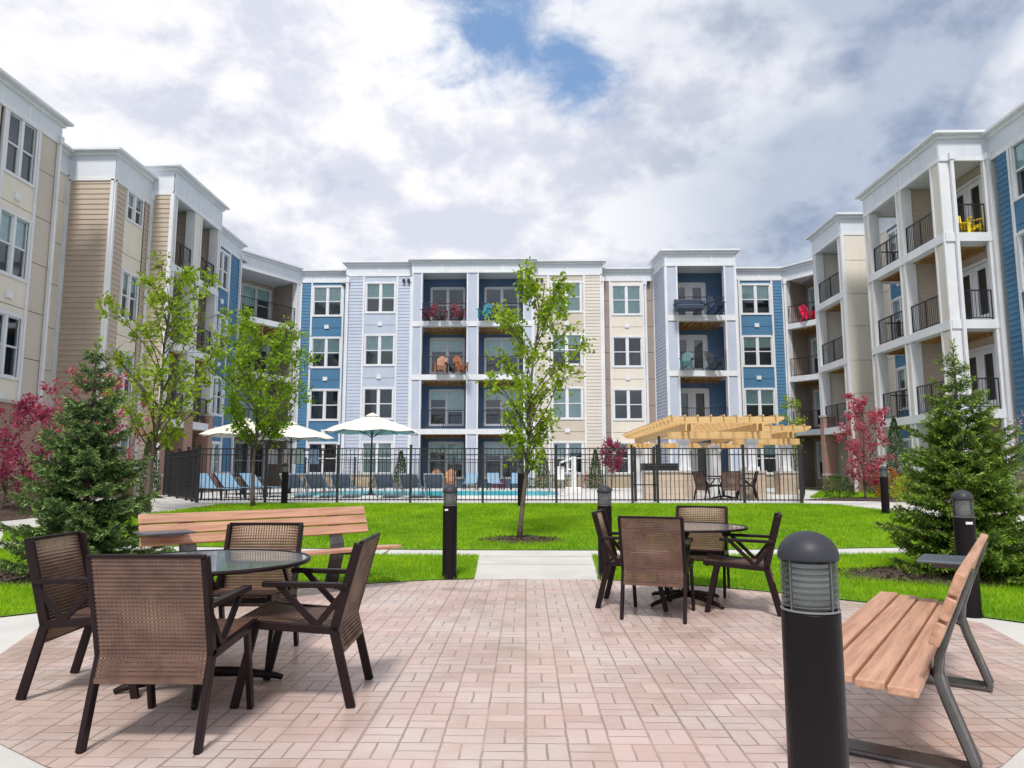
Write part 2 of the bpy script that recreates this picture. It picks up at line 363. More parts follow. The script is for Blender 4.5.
nearL = [(-.62, 8.79), (-1.13, 8.68), (-1.69, 8.45), (-3.0, 7.77), (-4.07, 7.0), (-4.62, 6.43), (-6.2, 5.6), (-9.5, 8.6), (-9.2, 11.2)]+[(x, walkY(x)) for x in (-8.5, -7, -5.5, -4, -2.5, -1.4, -.72)]
nearR = [(.86, 8.76), (1.0, walkY(1))]+[(x, walkY(x)) for x in (2.5, 4, 5.5, 7, 8.3)]+[(8.7, 11.2), (8.6, 8.6), (6.4, 5.6), (4.2, 6.36), (3.9, 6.7), (3.35, 7.28), (2.5, 7.97), (1.6, 8.53)]
mainl = [(x, walkY(x)+.6) for x in (-9.1, -7, -5, -3, -1, 1, 3, 5, 7, 8.6)]+[(8.95, 13.4), (8.95, 15.5), (8.6, 18.0), (8.1, 19.2), (7.2, 19.75), (-7.0, 19.75), (-8.1, 19.2), (-8.46, 17.85), (-9.3, 15.5), (-9.9, 13.7)]
farR = [(9.5, 24.6), (15.5, 22.0), (15.5, 30), (12.6, 31.5)]
for nm, pl in (('left_lawn', nearL), ('right_lawn', nearR), ('lawn', mainl), ('side_lawn', farR)): sheet(nm, pl, .012, soilm)
def blades(name, pl, dens, h, wd, seed_lab):
    P = np.array(pl); x0, y0 = P.min(0); x1, y1 = P.max(0); N = int((x1-x0)*(y1-y0)*dens)
    q = np.stack([rng.uniform(x0, x1, N), rng.uniform(y0, y1, N)], 1); ins = np.zeros(N, bool)
    for a, b in zip(pl, pl[1:]+pl[:1]):
        c = ((a[1] > q[:, 1]) != (b[1] > q[:, 1])) & (q[:, 0] < (b[0]-a[0])*(q[:, 1]-a[1])/((b[1]-a[1]) or 1e-9)+a[0]); ins ^= c
    q = q[ins]; N = len(q); z = Gn(q[:, 1])+.008
    a = rng.uniform(0, 6.28, N); hh = h*rng.uniform(.55, 1.3, N); ww = wd*rng.uniform(.7, 1.3, N)
    pz = np.stack([q[:, 0], q[:, 1], z], 1); s = np.stack([np.cos(a), np.sin(a), 0*a], 1)*ww[:, None]/2
    lean = np.stack([rng.normal(0, .45, N)*hh, rng.normal(0, .45, N)*hh, hh], 1)
    V = np.stack([pz-s, pz+s, pz+lean], 1)
    f = .5+.5*np.sin(q[:, 0]*1.3+np.sin(q[:, 1]*1.7)*1.5)*np.sin(q[:, 1]*.9+q[:, 0]*.4)
    f2 = np.sin(q[:, 0]*5.3+2*np.sin(q[:, 1]*4.1))*np.sin(q[:, 1]*6.7+1.5*np.sin(q[:, 0]*3.3)); t = np.clip(rng.uniform(.0, .8, N)*.75+f*.32+f2*.2-.05, 0, 1)
    o = link(name, fast_mesh(name, V, grassm, t)); tagd(o, seed_lab, 'grass', None, 'stuff')
blades('grass', nearL, 2600, .05, .010, 'bright green grass blades in the left strip of lawn beside the patio')
blades('grass', nearR, 2600, .05, .010, 'bright green grass blades in the right strip of lawn beside the patio')
blades('grass', mainl, 1500, .05, .015, 'bright green grass blades of the wide lawn before the pool fence')
blades('grass', farR, 500, .06, .03, 'grass blades of the small lawn beyond the right path')
# joints in the paths
jm = mat('joint_line', (.25, .24, .23), .9); jb = MB()
for x in (-8, -6, -4, -2.2, 2.4, 4.4, 6.4): jb.box(W0, x-.008, x+.008, walkY(x)+.02, walkY(x)+.58, -.02, .003+G(walkY(x)+.6))
jb.bx(-.66, .9, 10.2, 10.216, -.02, .003); jb.bx(-.66, .95, 11.15, 11.166, -.02, .003)
for y in (12.5, 14.5, 16.5, 18.5): 
    for s in (-1, 1): jb.bx(s*10.3-1.2, s*10.3+1.2, y, y+.02, -.02, G(y)+.004)
o = link('path_joints', jb.mesh('path_joints', jm)); o['kind'] = 'structure'
sheet('pool_pavement', [(-13.6, 20.2), (9.2, 20.2), (12.4, 24), (13.8, 39.5), (-14, 39.5), (-14, 27), (-9.4, 20.2)], .008, deckc)
def chips(poly_fn, N, zf, name, parent=None, lab=None):
    P = poly_fn(N); N = len(P); D = rng.normal(size=(N, 3)); D[:, 2] *= .35
    V = leaves(P, D, rng.uniform(.03, .08, N), rng.uniform(.012, .03, N)); return V
def bed(cx, cy, rx, ry, label, group='mulch beds', chipn=2500, hgt=.07):
    me = MB(); k = 40; n0 = len(me.v); rings = (1., .96, .8, .5, .2)
    for ri, rr in enumerate(rings):
        for i in range(k):
            a = 2*math.pi*i/k; wv = 1+.05*math.sin(3*a+cx)+.04*math.sin(7*a+cy)
            x, y = cx+rx*rr*wv*math.cos(a), cy+ry*rr*wv*math.sin(a)
            me.v.append((x, y, G(y)+(.0 if ri == 0 else .016+hgt*(1-rr**2)+random.uniform(-.008, .008))))
    for ri in range(len(rings)-1):
        for i in range(k): j = (i+1) % k; me.f.append((n0+ri*k+i, n0+ri*k+j, n0+(ri+1)*k+j, n0+(ri+1)*k+i))
    me.f.append(tuple(n0+(len(rings)-1)*k+i for i in range(k)))
    o = link('mulch_ground', me.mesh('mulch_ground', mulchm)); o['kind'] = 'structure'
    a = rng.uniform(0, 6.28, chipn); r = np.sqrt(rng.uniform(0, 1.02, chipn)); x = cx+rx*r*np.cos(a); y = cy+ry*r*np.sin(a)
    P = np.stack([x, y, Gn(y)+.02+hgt*(1-np.clip(r, 0, 1)**2)], 1); D = rng.normal(size=(chipn, 3)); D[:, 2] *= .4
    me2 = fast_mesh('bark_chips', leaves(P, D, rng.uniform(.03, .075, chipn), rng.uniform(.012, .03, chipn)), mulchm)
    link('bark_chips', me2, o)
bed(-5.7, 8.95, 1.45, .85, 'dark mulch bed around the foot of the left spruce')
bed(5.25, 9.05, 1.5, .85, 'dark mulch bed around the foot of the right spruce')
bed(-.09, 12.8, .75, .42, 'small mulch ring around the slim tree on the lawn', chipn=900, hgt=.04)
bed(-13.0, 17.3, 2.2, 3.2, 'brown mulch bed under the red trees at the left edge', chipn=2500)
bed(11.0, 22.6, 2.4, 1.0, 'brown mulch bed around the red tree right of the fence', chipn=1200)
bed(13.6, 18.3, 2.2, 3.2, 'brown mulch bed before the right wing beyond the spruce', chipn=2500)
# ------------------------------------------------------------------ buildings
WM = {}
def window_meshes(wd, h, kind):
    k = (wd, h, kind)
    if k in WM: return WM[k]
    f, p = MB(), MB(); hw = wd/2; t = .085     # local x along wall, y inward, z up
    f.bx(-hw-t, -hw, -.035, .14, -t, h+t); f.bx(hw, hw+t, -.035, .14, -t, h+t)
    f.bx(-hw, hw, -.035, .14, h, h+t+.03); f.bx(-hw, hw, -.045, .14, -t, 0)
    if kind == 'door':
        f.bx(-.05, .05, .02, .1, 0, h)
        for s in (-1, 1):
            x0, x1 = (.05, hw) if s > 0 else (-hw, -.05)
            f.bx(x0, x0+.17, .03, .09, 0, h); f.bx(x1-.17, x1, .03, .09, 0, h); f.bx(x0+.17, x1-.17, .03, .09, 0, .3); f.bx(x0+.17, x1-.17, .03, .09, h-.17, h)
            p.quad((x0+.17, .06, .3), (x1-.17, .06, .3), (x1-.17, .06, h-.17), (x0+.17, .06, h-.17))
        bl = [None]*4
    else:
        f.bx(-.055, .055, -.02, .12, 0, h)
        for s in (-1, 1):
            x0, x1 = (.055, hw) if s > 0 else (-hw, -.055)
            for a, b in ((x0, x0+.035), (x1-.035, x1)): f.bx(a, b, .02, .1, 0, h)
            f.bx(x0+.035, x1-.035, .02, .1, 0, .045); f.bx(x0+.035, x1-.035, .02, .1, h-.04, h); f.bx(x0+.035, x1-.035, .01, .1, h*.5-.025, h*.5+.025)
            p.quad((x0, .07, 0), (x1, .07, 0), (x1, .07, h/2), (x0, .07, h/2)); p.quad((x0, .05, h/2), (x1, .05, h/2), (x1, .05, h), (x0, .05, h))
        bl = [None]
        for fr_, fr2 in ((.52, .52), (.55, .3), (.95, .95), (.35, .35), (.25, .6)):
            b = MB()
            for s, q in ((-1, fr_), (1, fr2)):
                x0, x1 = (.06, hw) if s > 0 else (-hw, -.06); z = h
                while z > h*(1-q): b.quad((x0, .125, z-.05), (x1, .125, z-.05), (x1, .112, z), (x0, .112, z)); z -= .05
            bl.append(b.mesh('blind', blindm))
    WM[k] = (f.mesh('window', white), p.mesh('pane', winglass), bl); return WM[k]
def place_window(root, fr, s, z, wd=1.6, h=1.67, kind='window', blind=None):
    fm, pm, bl = window_meshes(wd, h, kind); q = fr.p(s, 0, z)
    o = link('door' if kind == 'door' else 'window', fm, root, Vector(q)-root.location, fr.ang)
    link('pane', pm, o)
    if kind == 'window':
        b = bl[blind if blind is not None else random.choice((0, 1, 1, 2, 3, 4, 5))]
        if b: link('blind', b, o)
    return o
def cells(s0, s1, z0, z1, holes):
    ss = sorted({s0, s1, *[min(max(h[i], s0), s1) for h in holes for i in (0, 1)]}); zs = sorted({z0, z1, *[min(max(h[i], z0), z1) for h in holes for i in (2, 3)]})
    for a, b in zip(ss, ss[1:]):
        run = None
        for c, d in zip(zs, zs[1:]):
            mid = ((a+b)/2, (c+d)/2)
            if any(h[0] < mid[0] < h[1] and h[2] < mid[1] < h[3] for h in holes):
                if run: yield (a, b, *run); run = None
            else: run = (run[0], d) if run else (c, d)
        if run: yield (a, b, *run)
def siding(mb, fr, s0, s1, z0, z1, holes=(), pitch=.19, h=0.):
    for a, b, c, d in cells(s0, s1, z0, z1, holes):
        k = math.floor(c/pitch)
        while k*pitch < d-1e-4:
            za, zb = max(k*pitch, c), min((k+1)*pitch, d); ha = h+.022*(1-(za-k*pitch)/pitch); hb = h+.022*(1-(zb-k*pitch)/pitch)
            mb.quad(fr.p(a, ha, za), fr.p(b, ha, za), fr.p(b, hb, zb), fr.p(a, hb, zb))
            mb.quad(fr.p(a, h-.01, za), fr.p(b, h-.01, za), fr.p(b, ha, za), fr.p(a, ha, za)); k += 1
def panels(mb, fr, s0, s1, z0, z1, holes=(), joints=(), h=0.):
    zs = [z0]+sorted({z for z in joints if z0+.05 < z < z1-.05})+[z1]
    for c0, d0 in zip(zs, zs[1:]):
        for a, b, c, d in cells(s0, s1, c0+.012, d0-.012, holes): mb.box(fr, a, b, h-.1, h, c, d)
PC = [0]
def parapet(root, fr, s0, s1, z0, top, battens=1.6, ends=(.22, .22), mm=parapetw):
    PC[0] += 1; j = PC[0] % 7; top += j*.004; z0 += j*.0013; s0 -= .018+.001*j; s1 += .018+.0012*j
    mb = MB(); mb.box(fr, s0, s1, -.2-.003*j, .026+.0015*j, z0, top); wpart('parapet', mb, mm, root)
    t = MB(); t.box(fr, s0, s1, -.02, .05, z0-.06, z0+.10)
    if battens:
        n = max(1, round((s1-s0)/battens))
        for i in range(n+1):
            x = min(max(s0+(s1-s0)*i/n, s0+.05), s1-.05); t.box(fr, x-.05, x+.05, 0, .04, z0+.102, top-.24)
    wpart('trim', t, white, root)
    c = MB(); c.box(fr, s0-ends[0], s1+ends[1], -.5, .27, top-.0, top+.085); c.box(fr, s0-ends[0]*.35, s1+ends[1]*.35, -.4, .10, top-.13, top-.001)
    wpart('cornice', c, white, root)
def segment(root, fr, base, top, strips, FL, wtop, stone_top=None, stonem=None, ret=(0, 0), retm=None, battens=1.6):
    """strips: (s0, s1, kind, material, window dict or None)"""
    zt = wtop
    tr = MB(); bk = MB(); bk.box(fr, 0, fr.L, -.36, -.24, base, top); wpart('dark_backing', bk, dark, root)  # dark sheet added behind the wall: blocks light, stands in for room shade
    for s0, s1, kind, m, wn in strips:
        holes = []
        if wn:
            wd, h, dz = wn.get('w', 1.6), wn.get('h', 1.67), wn.get('dz', .61); sc_ = (s0+s1)/2
            for i, f in enumerate(FL):
                if i in wn.get('skip', ()): continue
                hh = wn.get('hs', {}).get(i, h); z = f+dz+(h-hh)
                holes.append((sc_-wd/2, sc_+wd/2, z, z+hh))
                place_window(root, fr, sc_, z, wd, hh, 'window', wn.get('bl', {}).get(i))
                if i and not wn.get('plain'):
                    zc = z-(z-(FL[i-1]+dz+h))/2 if hh == h else z-.6
                    vent = MB().box(fr, sc_-.13, sc_+.13, 0, .06, zc-.11, zc+.11); wpart('wall_vent', vent, white, root)
            if not wn.get('plain'):
                for a in (s0, s1): tr.box(fr, a-.05, a+.05, -.03, .042, base+(.9 if stone_top else 0), zt)
                for (a, b, c, d) in holes:
                    tr.box(fr, s0+.05, a-.087, -.03, .03, d+.0, d+.1); tr.box(fr, b+.087, s1-.05, -.03, .03, d+.0, d+.1)
                    tr.box(fr, s0+.05, a-.087, -.03, .03, c-.085, c+.0); tr.box(fr, b+.087, s1-.05, -.03, .03, c-.085, c+.0)
        mb = MB()
        if kind == 'siding': siding(mb, fr, s0, s1, base, zt, holes)
        else: panels(mb, fr, s0, s1, base, zt, holes, [f-.15 for f in FL[1:]]+([f+1.4 for f in FL] if kind == 'jointed' and not wn else []))
        wpart('siding_wall' if kind == 'siding' else 'panel_wall', mb, m, root)
    for a in (0, fr.L): tr.box(fr, a-.001 if a == 0 else a-.11, a+.11 if a == 0 else a+.001, -.2, .05, base, zt)
    wpart('trim', tr, white, root)
    if stone_top:
        b = MB(); b.box(fr, -.02, fr.L+.02, -.1, .09, base-.1, stone_top); wpart('stone_base', b, stonem or tanstone, root)
        c = MB(); c.box(fr, -.05, fr.L+.05, -.1, .15, stone_top, stone_top+.09); wpart('stone_cap', c, stone, root)
    for k, (d, s0) in enumerate(((ret[0], 0), (ret[1], fr.L))):
        if d:
            b = MB(); s_ = s0-.0 if k == 0 else s0
            a0, a1 = (s0-.02, s0+.1) if k == 0 else (s0-.1, s0+.02)
            b.box(fr, a0, a1, -d, -.2, base, top-.01); wpart('return_wall', b, retm or strips[0][3], root)
    parapet(root, fr, 0, fr.L, zt, top, battens)
def railing_mesh(mb, fr, s0, s1, h, z, posts=True):
    mb.box(fr, s0, s1, h-.025, h+.025, z+1.02, z+1.06); mb.box(fr, s0, s1, h-.015, h+.015, z+.08, z+.11)
    n = max(2, round((s1-s0)/.115))
    for i in range(n+1):
        x = s0+(s1-s0)*i/n; r = .022 if i in (0, n) or (posts and i == n//2) else .007
        mb.box(fr, x-r, x+r, h-r, h+r, z+(.0 if r > .01 else .11), z+1.02)
def bay(root, fr, depth, cols, opens, FL, base, top, otop, colm, backm, colkind='panel', ends=('wall', 'wall'), items='window', bw=1.95, low=None, battens=1.3, endm=None, parts=True, rail=True):
    tr = MB()
    for s0, s1 in cols:
        mb = MB(); zb = base
        if low:
            b = MB(); b.box(fr, s0-.05, s1+.05, -.5, .06, base-.1, low[0]); wpart('brick_pier', b, low[1], root)
            c = MB(); c.box(fr, s0-.09, s1+.09, -.54, .10, low[0], low[0]+.1); c.box(fr, s0-.08, s1+.08, -.53, .09, base+.8, base+.9); wpart('stone_cap', c, stone, root); zb = low[0]+.1
        if s1-s0 > .36 and colkind == 'siding':
            siding(mb, fr, s0+.07, s1-.07, zb, otop, h=.0); mb.box(fr, s0+.01, s1-.01, -.35, -.01, zb, otop)
        else: panels(mb, fr, s0+.01, s1-.01, zb, otop, joints=[f-.34 for f in FL[1:]]+[f-.0 for f in FL[1:]])
        mb.box(fr, s0+.01, s1-.01, -.35, -.1, zb, otop)
        wpart('column', mb, colm, root)
        for a in (s0, s1-.08): tr.box(fr, a, a+.08, -.37, .035, zb, otop)
    if tr.v: wpart('trim', tr, white, root)
    S0, S1 = min(c[0] for c in cols+opens), max(c[1] for c in cols+opens)
    for i, f in enumerate(FL):
        if i: 
            b = MB(); b.box(fr, S0+.03, S1-.03, -depth, .045, f-.30, f); wpart('balcony_slab', b, white, root)
            for a, c in opens:
                s = MB(); n = 7
                s.box(fr, a, c, -depth+.02, -.28, f-.325, f-.302)
                for k in range(1, n): x = a+(c-a)*k/n; s.box(fr, x-.02, x+.02, -depth+.03, -.29, f-.40, f-.326)
                s.box(fr, a, c, -depth+.03, -depth+.09, f-.46, f-.327)
                wpart('porch_joists', s, woodsoff, root)
                if rail:
                    r = MB(); railing_mesh(r, fr, a, c, -.1, f); wpart('railing', r, railm, root)
    cl = MB(); cl.box(fr, S0+.02, S1-.02, -depth, -.02, otop+.02, otop+.1); wpart('porch_ceiling', cl, soffw, root)
    bfr = fr.sub(0, -depth); holes = []
    bk = MB(); bk.box(fr, S0, S1, -depth-.36, -depth-.24, base, top); wpart('dark_backing', bk, dark, root)  # dark sheet added behind the balcony back wall, in place of shaded rooms
    it = items if isinstance(items, (list, tuple)) else [items]*len(opens)
    for (a, c), kd in zip(opens, it):
        for i, f in enumerate(FL):
            x = (a+c)/2+(0 if not isinstance(kd, tuple) else kd[1]); k2 = kd if isinstance(kd, str) else kd[0]
            if k2 == 'none': continue
            if k2 == 'door': place_window(root, bfr, x, f+.09, 1.75, 2.1, 'door'); holes.append((x-.875, x+.875, f+.09, f+2.19))
            else:
                ww = min(bw, (c-a)*.8); place_window(root, bfr, x, f+.35, ww, 1.95, 'window'); holes.append((x-ww/2, x+ww/2, f+.35, f+2.3))
    mb = MB()
    siding(mb, bfr, S0, S1, base, otop, holes) if colkind != 'panelback' else panels(mb, bfr, S0, S1, base, otop, holes)
    wpart('siding_wall', mb, backm, root)
    ws = [((c0[1]+c1[0])/2, 'wall') for c0, c1 in zip(sorted(opens), sorted(opens)[1:])]
    for x, k in ws:
        pfa = Fr(fr.p(x-.07, -depth, 0), fr.p(x-.07, -.36, 0)); pfb = Fr(fr.p(x+.07, -.36, 0), fr.p(x+.07, -depth, 0)); m2 = MB()
        siding(m2, pfa, 0, pfa.L, base, otop); siding(m2, pfb, 0, pfb.L, base, otop); m2.box(fr, x-.065, x+.065, -depth, -.36, base, otop)
        wpart('siding_wall', m2, endm or backm, root)
    for k, e in enumerate(ends):
        x = S0 if k == 0 else S1
        if e == 'wall':
            a0, a1 = (x, x+.14) if k == 0 else (x-.14, x)
            b = MB(); b.box(fr, a0, a1, -depth, -.36, base, otop); wpart('end_wall', b, endm or colm, root)
        elif e in ('clad', 'cladpanel'):     # outer face visible
            if k == 0: ef = Fr(fr.p(x, -depth, 0), fr.p(x, 0, 0))
            else: ef = Fr(fr.p(x, 0, 0), fr.p(x, -depth, 0))
            b = MB()
            if e == 'clad': siding(b, ef, .1, ef.L-.1, base, otop, h=.02)
            else: panels(b, ef, .1, ef.L-.1, base, otop, joints=[z for f in FL for z in (f-.15, f+1.4)], h=.025)
            b.box(ef, .02, ef.L-.02, -.16, -.08, base, otop); wpart('end_wall', b, endm or colm, root)
            t = MB(); t.box(ef, -.04, .1, -.045, .055, base, otop); t.box(ef, ef.L-.1, ef.L+.04, -.045, .055, base, otop); wpart('trim', t, white, root)
            parapet(root, ef, 0, ef.L-.03, otop, top, None, (.2, 0) if k else (0, .2))
        elif e == 'open':
            if k == 0: ef = Fr(fr.p(x, -depth, 0), fr.p(x, 0, 0))
            else: ef = Fr(fr.p(x, 0, 0), fr.p(x, -depth, 0))
            t = MB(); t.box(ef, 0, .24, -.12, .03, base, otop) if k == 0 else t.box(ef, ef.L-.24, ef.L, -.12, .03, base, otop)
            wpart('trim', t, white, root)
            for f in FL[1:]:
                r = MB(); a = .24 if k == 0 else .36; railing_mesh(r, ef, a, ef.L-(.36 if k == 0 else .24), -.08, f, False); wpart('railing', r, railm, root)
                b = MB(); b.box(ef, .0, ef.L-.02, -.02, .048, f-.303, f+.003); wpart('balcony_slab', b, white, root)
            parapet(root, ef, 0, ef.L-.03, otop, top, None, (.2, 0) if k else (0, .2))
    parapet(root, fr, S0, S1, otop, top, battens)

# ---- central block
CB = thing('apartment_building', 'central four storey apartment block with navy balconies, grey, beige and blue siding', 'building', (0, 41, .4))
FC = [.6, 3.66, 6.72, 9.78]
def cfr(pa, pb, Y): return Fr((fx(pa, Y), Y), (fx(pb, Y), Y))
def S(fr_px, pxs, Y): return [fx(p, Y)-fx(fr_px, Y) for p in pxs]
Y = 41.2; f = cfr(297, 345, Y); a, b, c, d = S(297, (299, 309, 341, 344.5), Y)
segment(CB, f, .4, 13.0, [(a, b, 'siding', blue, None), (b, c, 'panel', blue, dict(bl={3: 1, 2: 1, 1: 0})), (c, d, 'siding', blue, None)], FC, 12.4, 1.1)
Y = 40.4; f = cfr(344, 411, Y); a, b, c, d, e = S(344, (346, 362, 396, 400, 410), Y)
segment(CB, f, .4, 13.25, [(a, b, 'siding', greyblue, None), (b, c, 'panel', greyblue, dict(bl={3: 1, 2: 1, 1: 0})), (c, d, 'siding', greyblue, None), (d, e, 'siding', greyblue, None)], FC, 12.55, 1.1, ret=(1, 0))
Y = 40.1; f = cfr(411, 534, Y); p = S(411, (411, 421.5, 466.5, 478.5, 523.5, 533.5), Y)
bay(CB, f, 1.7, [(p[0], p[1]), (p[2], p[3]), (p[4], p[5])], [(p[1], p[2]), (p[3], p[4])], FC, .4, 13.3, 12.65, greyblue, navy, battens=1.6, bw=1.9, ends=('wall', 'wall'), endm=navy)
Y = 40.4; f = cfr(534, 603, Y); a, b, c, d = S(534, (535, 549, 585, 602), Y)
segment(CB, f, .4, 13.25, [(a, b, 'siding', creams, None), (b, c, 'panel', beige, {}), (c, d, 'siding', creams, None)][:1]+[(b, c, 'panel', beige, dict(w=1.6))]+[(c, d, 'siding', creams, None)], FC, 12.55, 1.1, ret=(0, 1), retm=creams)
Y = 41.2; f = cfr(603, 656, Y); a, b, c, d, e = S(603, (604, 611, 644, 648, 655), Y)
segment(CB, f, .4, 13.0, [(a, b, 'jointed', taupe, None), (b, c, 'panel', cream, dict(bl={3: 3, 2: 0, 1: 0})), (c, d, 'siding', beige, None), (d, e, 'jointed', taupe, None)], FC, 12.4, 1.1)
f = Fr((fx(655, 41.2), 41.2), (fx(667, 38.8), 38.8))
segment(CB, f, .4, 13.35, [(.1, f.L-.1, 'siding', greyblue, None)], FC, 12.65, 1.1)
Y = 38.8; f = cfr(667, 737, Y); p = S(667, (667, 679, 725.5, 737), Y)
bay(CB, f, 1.8, [(p[0], p[1]), (p[2], p[3])], [(p[1], p[2])], FC, .4, 13.35, 12.6, greyblue, navy, items=[('door', -.25)], battens=1.4, ends=('wall', 'clad'), endm=navy)
Y = 41.2; f = cfr(737, 785, Y); a, b, c, d = S(737, (738, 740.5, 773, 784), Y)
segment(CB, f, .4, 13.0, [(b, c, 'panel', blue, dict(bl={3: 1, 2: 4, 1: 1})), (c, d, 'siding', blue, None)], FC, 12.4, 1.1)
mb = MB(); mb.bx(fx(297, 41.2), fx(785, 41.2), 41.9, 56, 12.3, 12.5); mb.bx(fx(412, 40), fx(533, 40), 40.3, 42, 12.78, 12.85); mb.bx(fx(668, 39), fx(736, 39), 39, 42, 12.75, 12.85); wpart('roof', mb, grayroof, CB)
# dark paired exhaust vents high on the facade, downspouts
for px, yy in ((405, 40.35), (540, 40.35), (341.5, 41.15), (650, 41.15)):
    x = fx(px, yy)
    for dx in ((-.14, .14) if px in (405, 540) else (0,)): v = MB(); v.lathe((0, 0), [(.09, 0), (.09, .12)], 12); v.v = [(x+dx+q[0], yy-q[2], 12.2+q[1]) for q in v.v]; wpart('exhaust_vent', v, railm, CB)
def spout(root, x, y, z0, z1):
    v = MB(); v.bx(x-.05, x+.05, y-.05, y+.05, z0, z1); v.bx(x-.09, x+.09, y-.08, y+.08, z1, z1+.25); wpart('downspout', v, white, root)
for px, Y in ((345.5, 40.3), (411, 40.28), (534, 40.05), (604, 40.3), (646.5, 41.08), (786, 41.05)): spout(CB, fx(px, Y), Y, .5, 12.1)

# ---- left wing
LW = thing('apartment_building', 'left wing of the apartments, cream panels and tan siding, behind the young trees', 'building', (-16, 28, .4))
FW = [.3, 3.35, 6.38, 9.42]
f = Fr((-15.4, 10.), (-15.4, 22.4))
strips = []
for wc in (12.9, 16.8, 20.7):
    c = wc-10
    strips += [(c-1.75 if c > 3 else .1, c-.95, 'jointed', beige if wc > 15 else cream, None), (c-.78, c+.72, 'panel', cream, dict(w=1.2, h=1.8, dz=.75, skip=(0,), bl={3: 0, 2: 1, 1: 0})), (c+.78, c+1.62, 'jointed', beige, None)]
strips += [(4.7, 5.0, 'jointed', cream, None), (8.6, 8.95, 'jointed', cream, None)]
segment(LW, f, .2, 12.75, strips, FW, 12.05, 3.3, brick, ret=(0, 1.3), retm=cream)
f = Fr((-16.5, 22.5), (-16.5, 24.6)); segment(LW, f, .3, 12.7, [(.1, 2.0, 'jointed', cream, None)], FW, 11.9, 3.2, brick)
f = Fr((-16.5, 24.6), (-14.8, 24.6)); segment(LW, f, .3, 12.75, [(.1, 1.6, 'siding', tan, None)], FW, 11.75, 1.2, brick, battens=None)
f = Fr((-14.8, 24.6), (-14.8, 27.2)); segment(LW, f, .3, 12.75, [(.12, .72, 'siding', tan, None), (.76, 2.04, 'panel', cream, dict(w=1.0, h=1.7, dz=.52, hs={3: 1.0}, plain=True)), (2.08, 2.48, 'siding', tan, None)], FW, 11.75, 1.2, brick)
f = Fr((-13.9, 27.1), (-13.9, 32.1))
bay(LW, f, 1.9, [(0, .3), (1.85, 2.5), (4.1, 4.4)], [(.3, 1.85), (2.5, 4.1)], FW, .3, 13.25, 12.2, palecol, tan, ends=('clad', 'wall'), endm=tan, bw=1.2, low=(3.7, brick), battens=1.2)
f = Fr((-14.5, 31.5), (-14.5, 35.3)); segment(LW, f, .3, 12.7, [(.2, 1.0, 'panel', white, None), (1.05, 2.55, 'panel', blue, dict(w=1.2)), (2.6, 3.7, 'siding', blue, None)], FW, 12.0, 1.2, brick)
f = Fr((-15.5, 37.4), (fx(297, 41.2), 41.15)); L = f.L
bay(LW, f, 2.2, [(0, .15), (L-.25, L)], [(.15, L-.25)], [.6, 3.6, 6.65, 9.7], .4, 13.1, 12.3, white, tan, items=[('window', .9)], battens=None, ends=('wall', 'wall'), endm=taupe)
mb = MB(); mb.bx(-30, -15.6, 10, 22.3, 12.3, 12.4); mb.bx(-30, -16.6, 22.3, 45, 12.25, 12.35); mb.bx(-17, -14.9, 24.8, 37.2, 12.36, 12.42); mb.bx(-16, -14.2, 27.3, 31.9, 12.5, 12.55); wpart('roof', mb, grayroof, LW)
spout(LW, -14.72, 27.03, .4, 11.9); spout(LW, -14.42, 35.2, .4, 12.0); spout(LW, -15.33, 22.3, 3.5, 12)
# ---- right wing
RW = thing('apartment_building', 'right wing of the apartments with cream columns, white balconies and blue siding', 'building', (16, 28, .4))
f = Fr((16.1, 24.2), (16.1, 10)); segment(RW, f, .3, 12.85, [(.35, .95, 'siding', blue, None), (1.0, 2.9, 'panel', blue, dict(w=1.55, h=1.8, dz=.75, bl={3: 1, 2: 2})), (2.95, 3.6, 'siding', blue, None), (3.7, 6.6, 'jointed', cream, None), (6.7, 8.6, 'panel', cream, dict(w=1.55, h=1.8, dz=.75)), (8.7, 14, 'jointed', beige, None)], FW, 12.0, 1.2, tanstone)
f = Fr((14.4, 29.8), (14.4, 24.2))
bay(RW, f, 1.7, [(0, .45), (2.6, 3.0), (5.0, 5.6)], [(.45, 2.6), (3.0, 5.0)], FW, .3, 12.9, 12.05, palecol, tan, ends=('open', 'open'), items=['none', ('door', .2)], endm=tan, battens=1.0)
f = Fr((16.1, 32.2), (16.1, 29.7)); segment(RW, f, .3, 12.85, [(.1, .8, 'jointed', cream, None), (.85, 2.4, 'panel', blue, dict(w=1.2))], FW, 12.0, 1.2, tanstone)
f = Fr((14.4, 35.3), (14.4, 32.1))
bay(RW, f, 1.7, [(0, .3), (2.85, 3.2)], [(.3, 2.85)], FW, .3, 12.9, 12.05, palecol, blue, ends=('wall', 'cladpanel'), endm=cream, items='window', bw=1.2, low=(3.9, brick), battens=1.0)
f = Fr((fx(785, 41.2), 41.15), (16.5, 39.1)); L = f.L
bay(RW, f, 2.0, [(0, .15), (L-.1, L)], [(.15, L-.1)], [.6, 3.6, 6.65, 9.7], .4, 13.0, 12.3, white, taupe, items=[('window', -.35)], battens=None, bw=1.1, ends=('wall', 'wall'), endm=taupe)
mb = MB(); mb.bx(16.3, 30, 10, 45, 12.3, 12.4); mb.bx(14.6, 16.3, 24.4, 29.6, 12.45, 12.5); mb.bx(14.6, 16.3, 32.3, 35.1, 12.45, 12.5); wpart('roof', mb, grayroof, RW)
spout(RW, 14.75, 24.1, .5, 12.0); spout(RW, 16.0, 24.1, .5, 12.0)
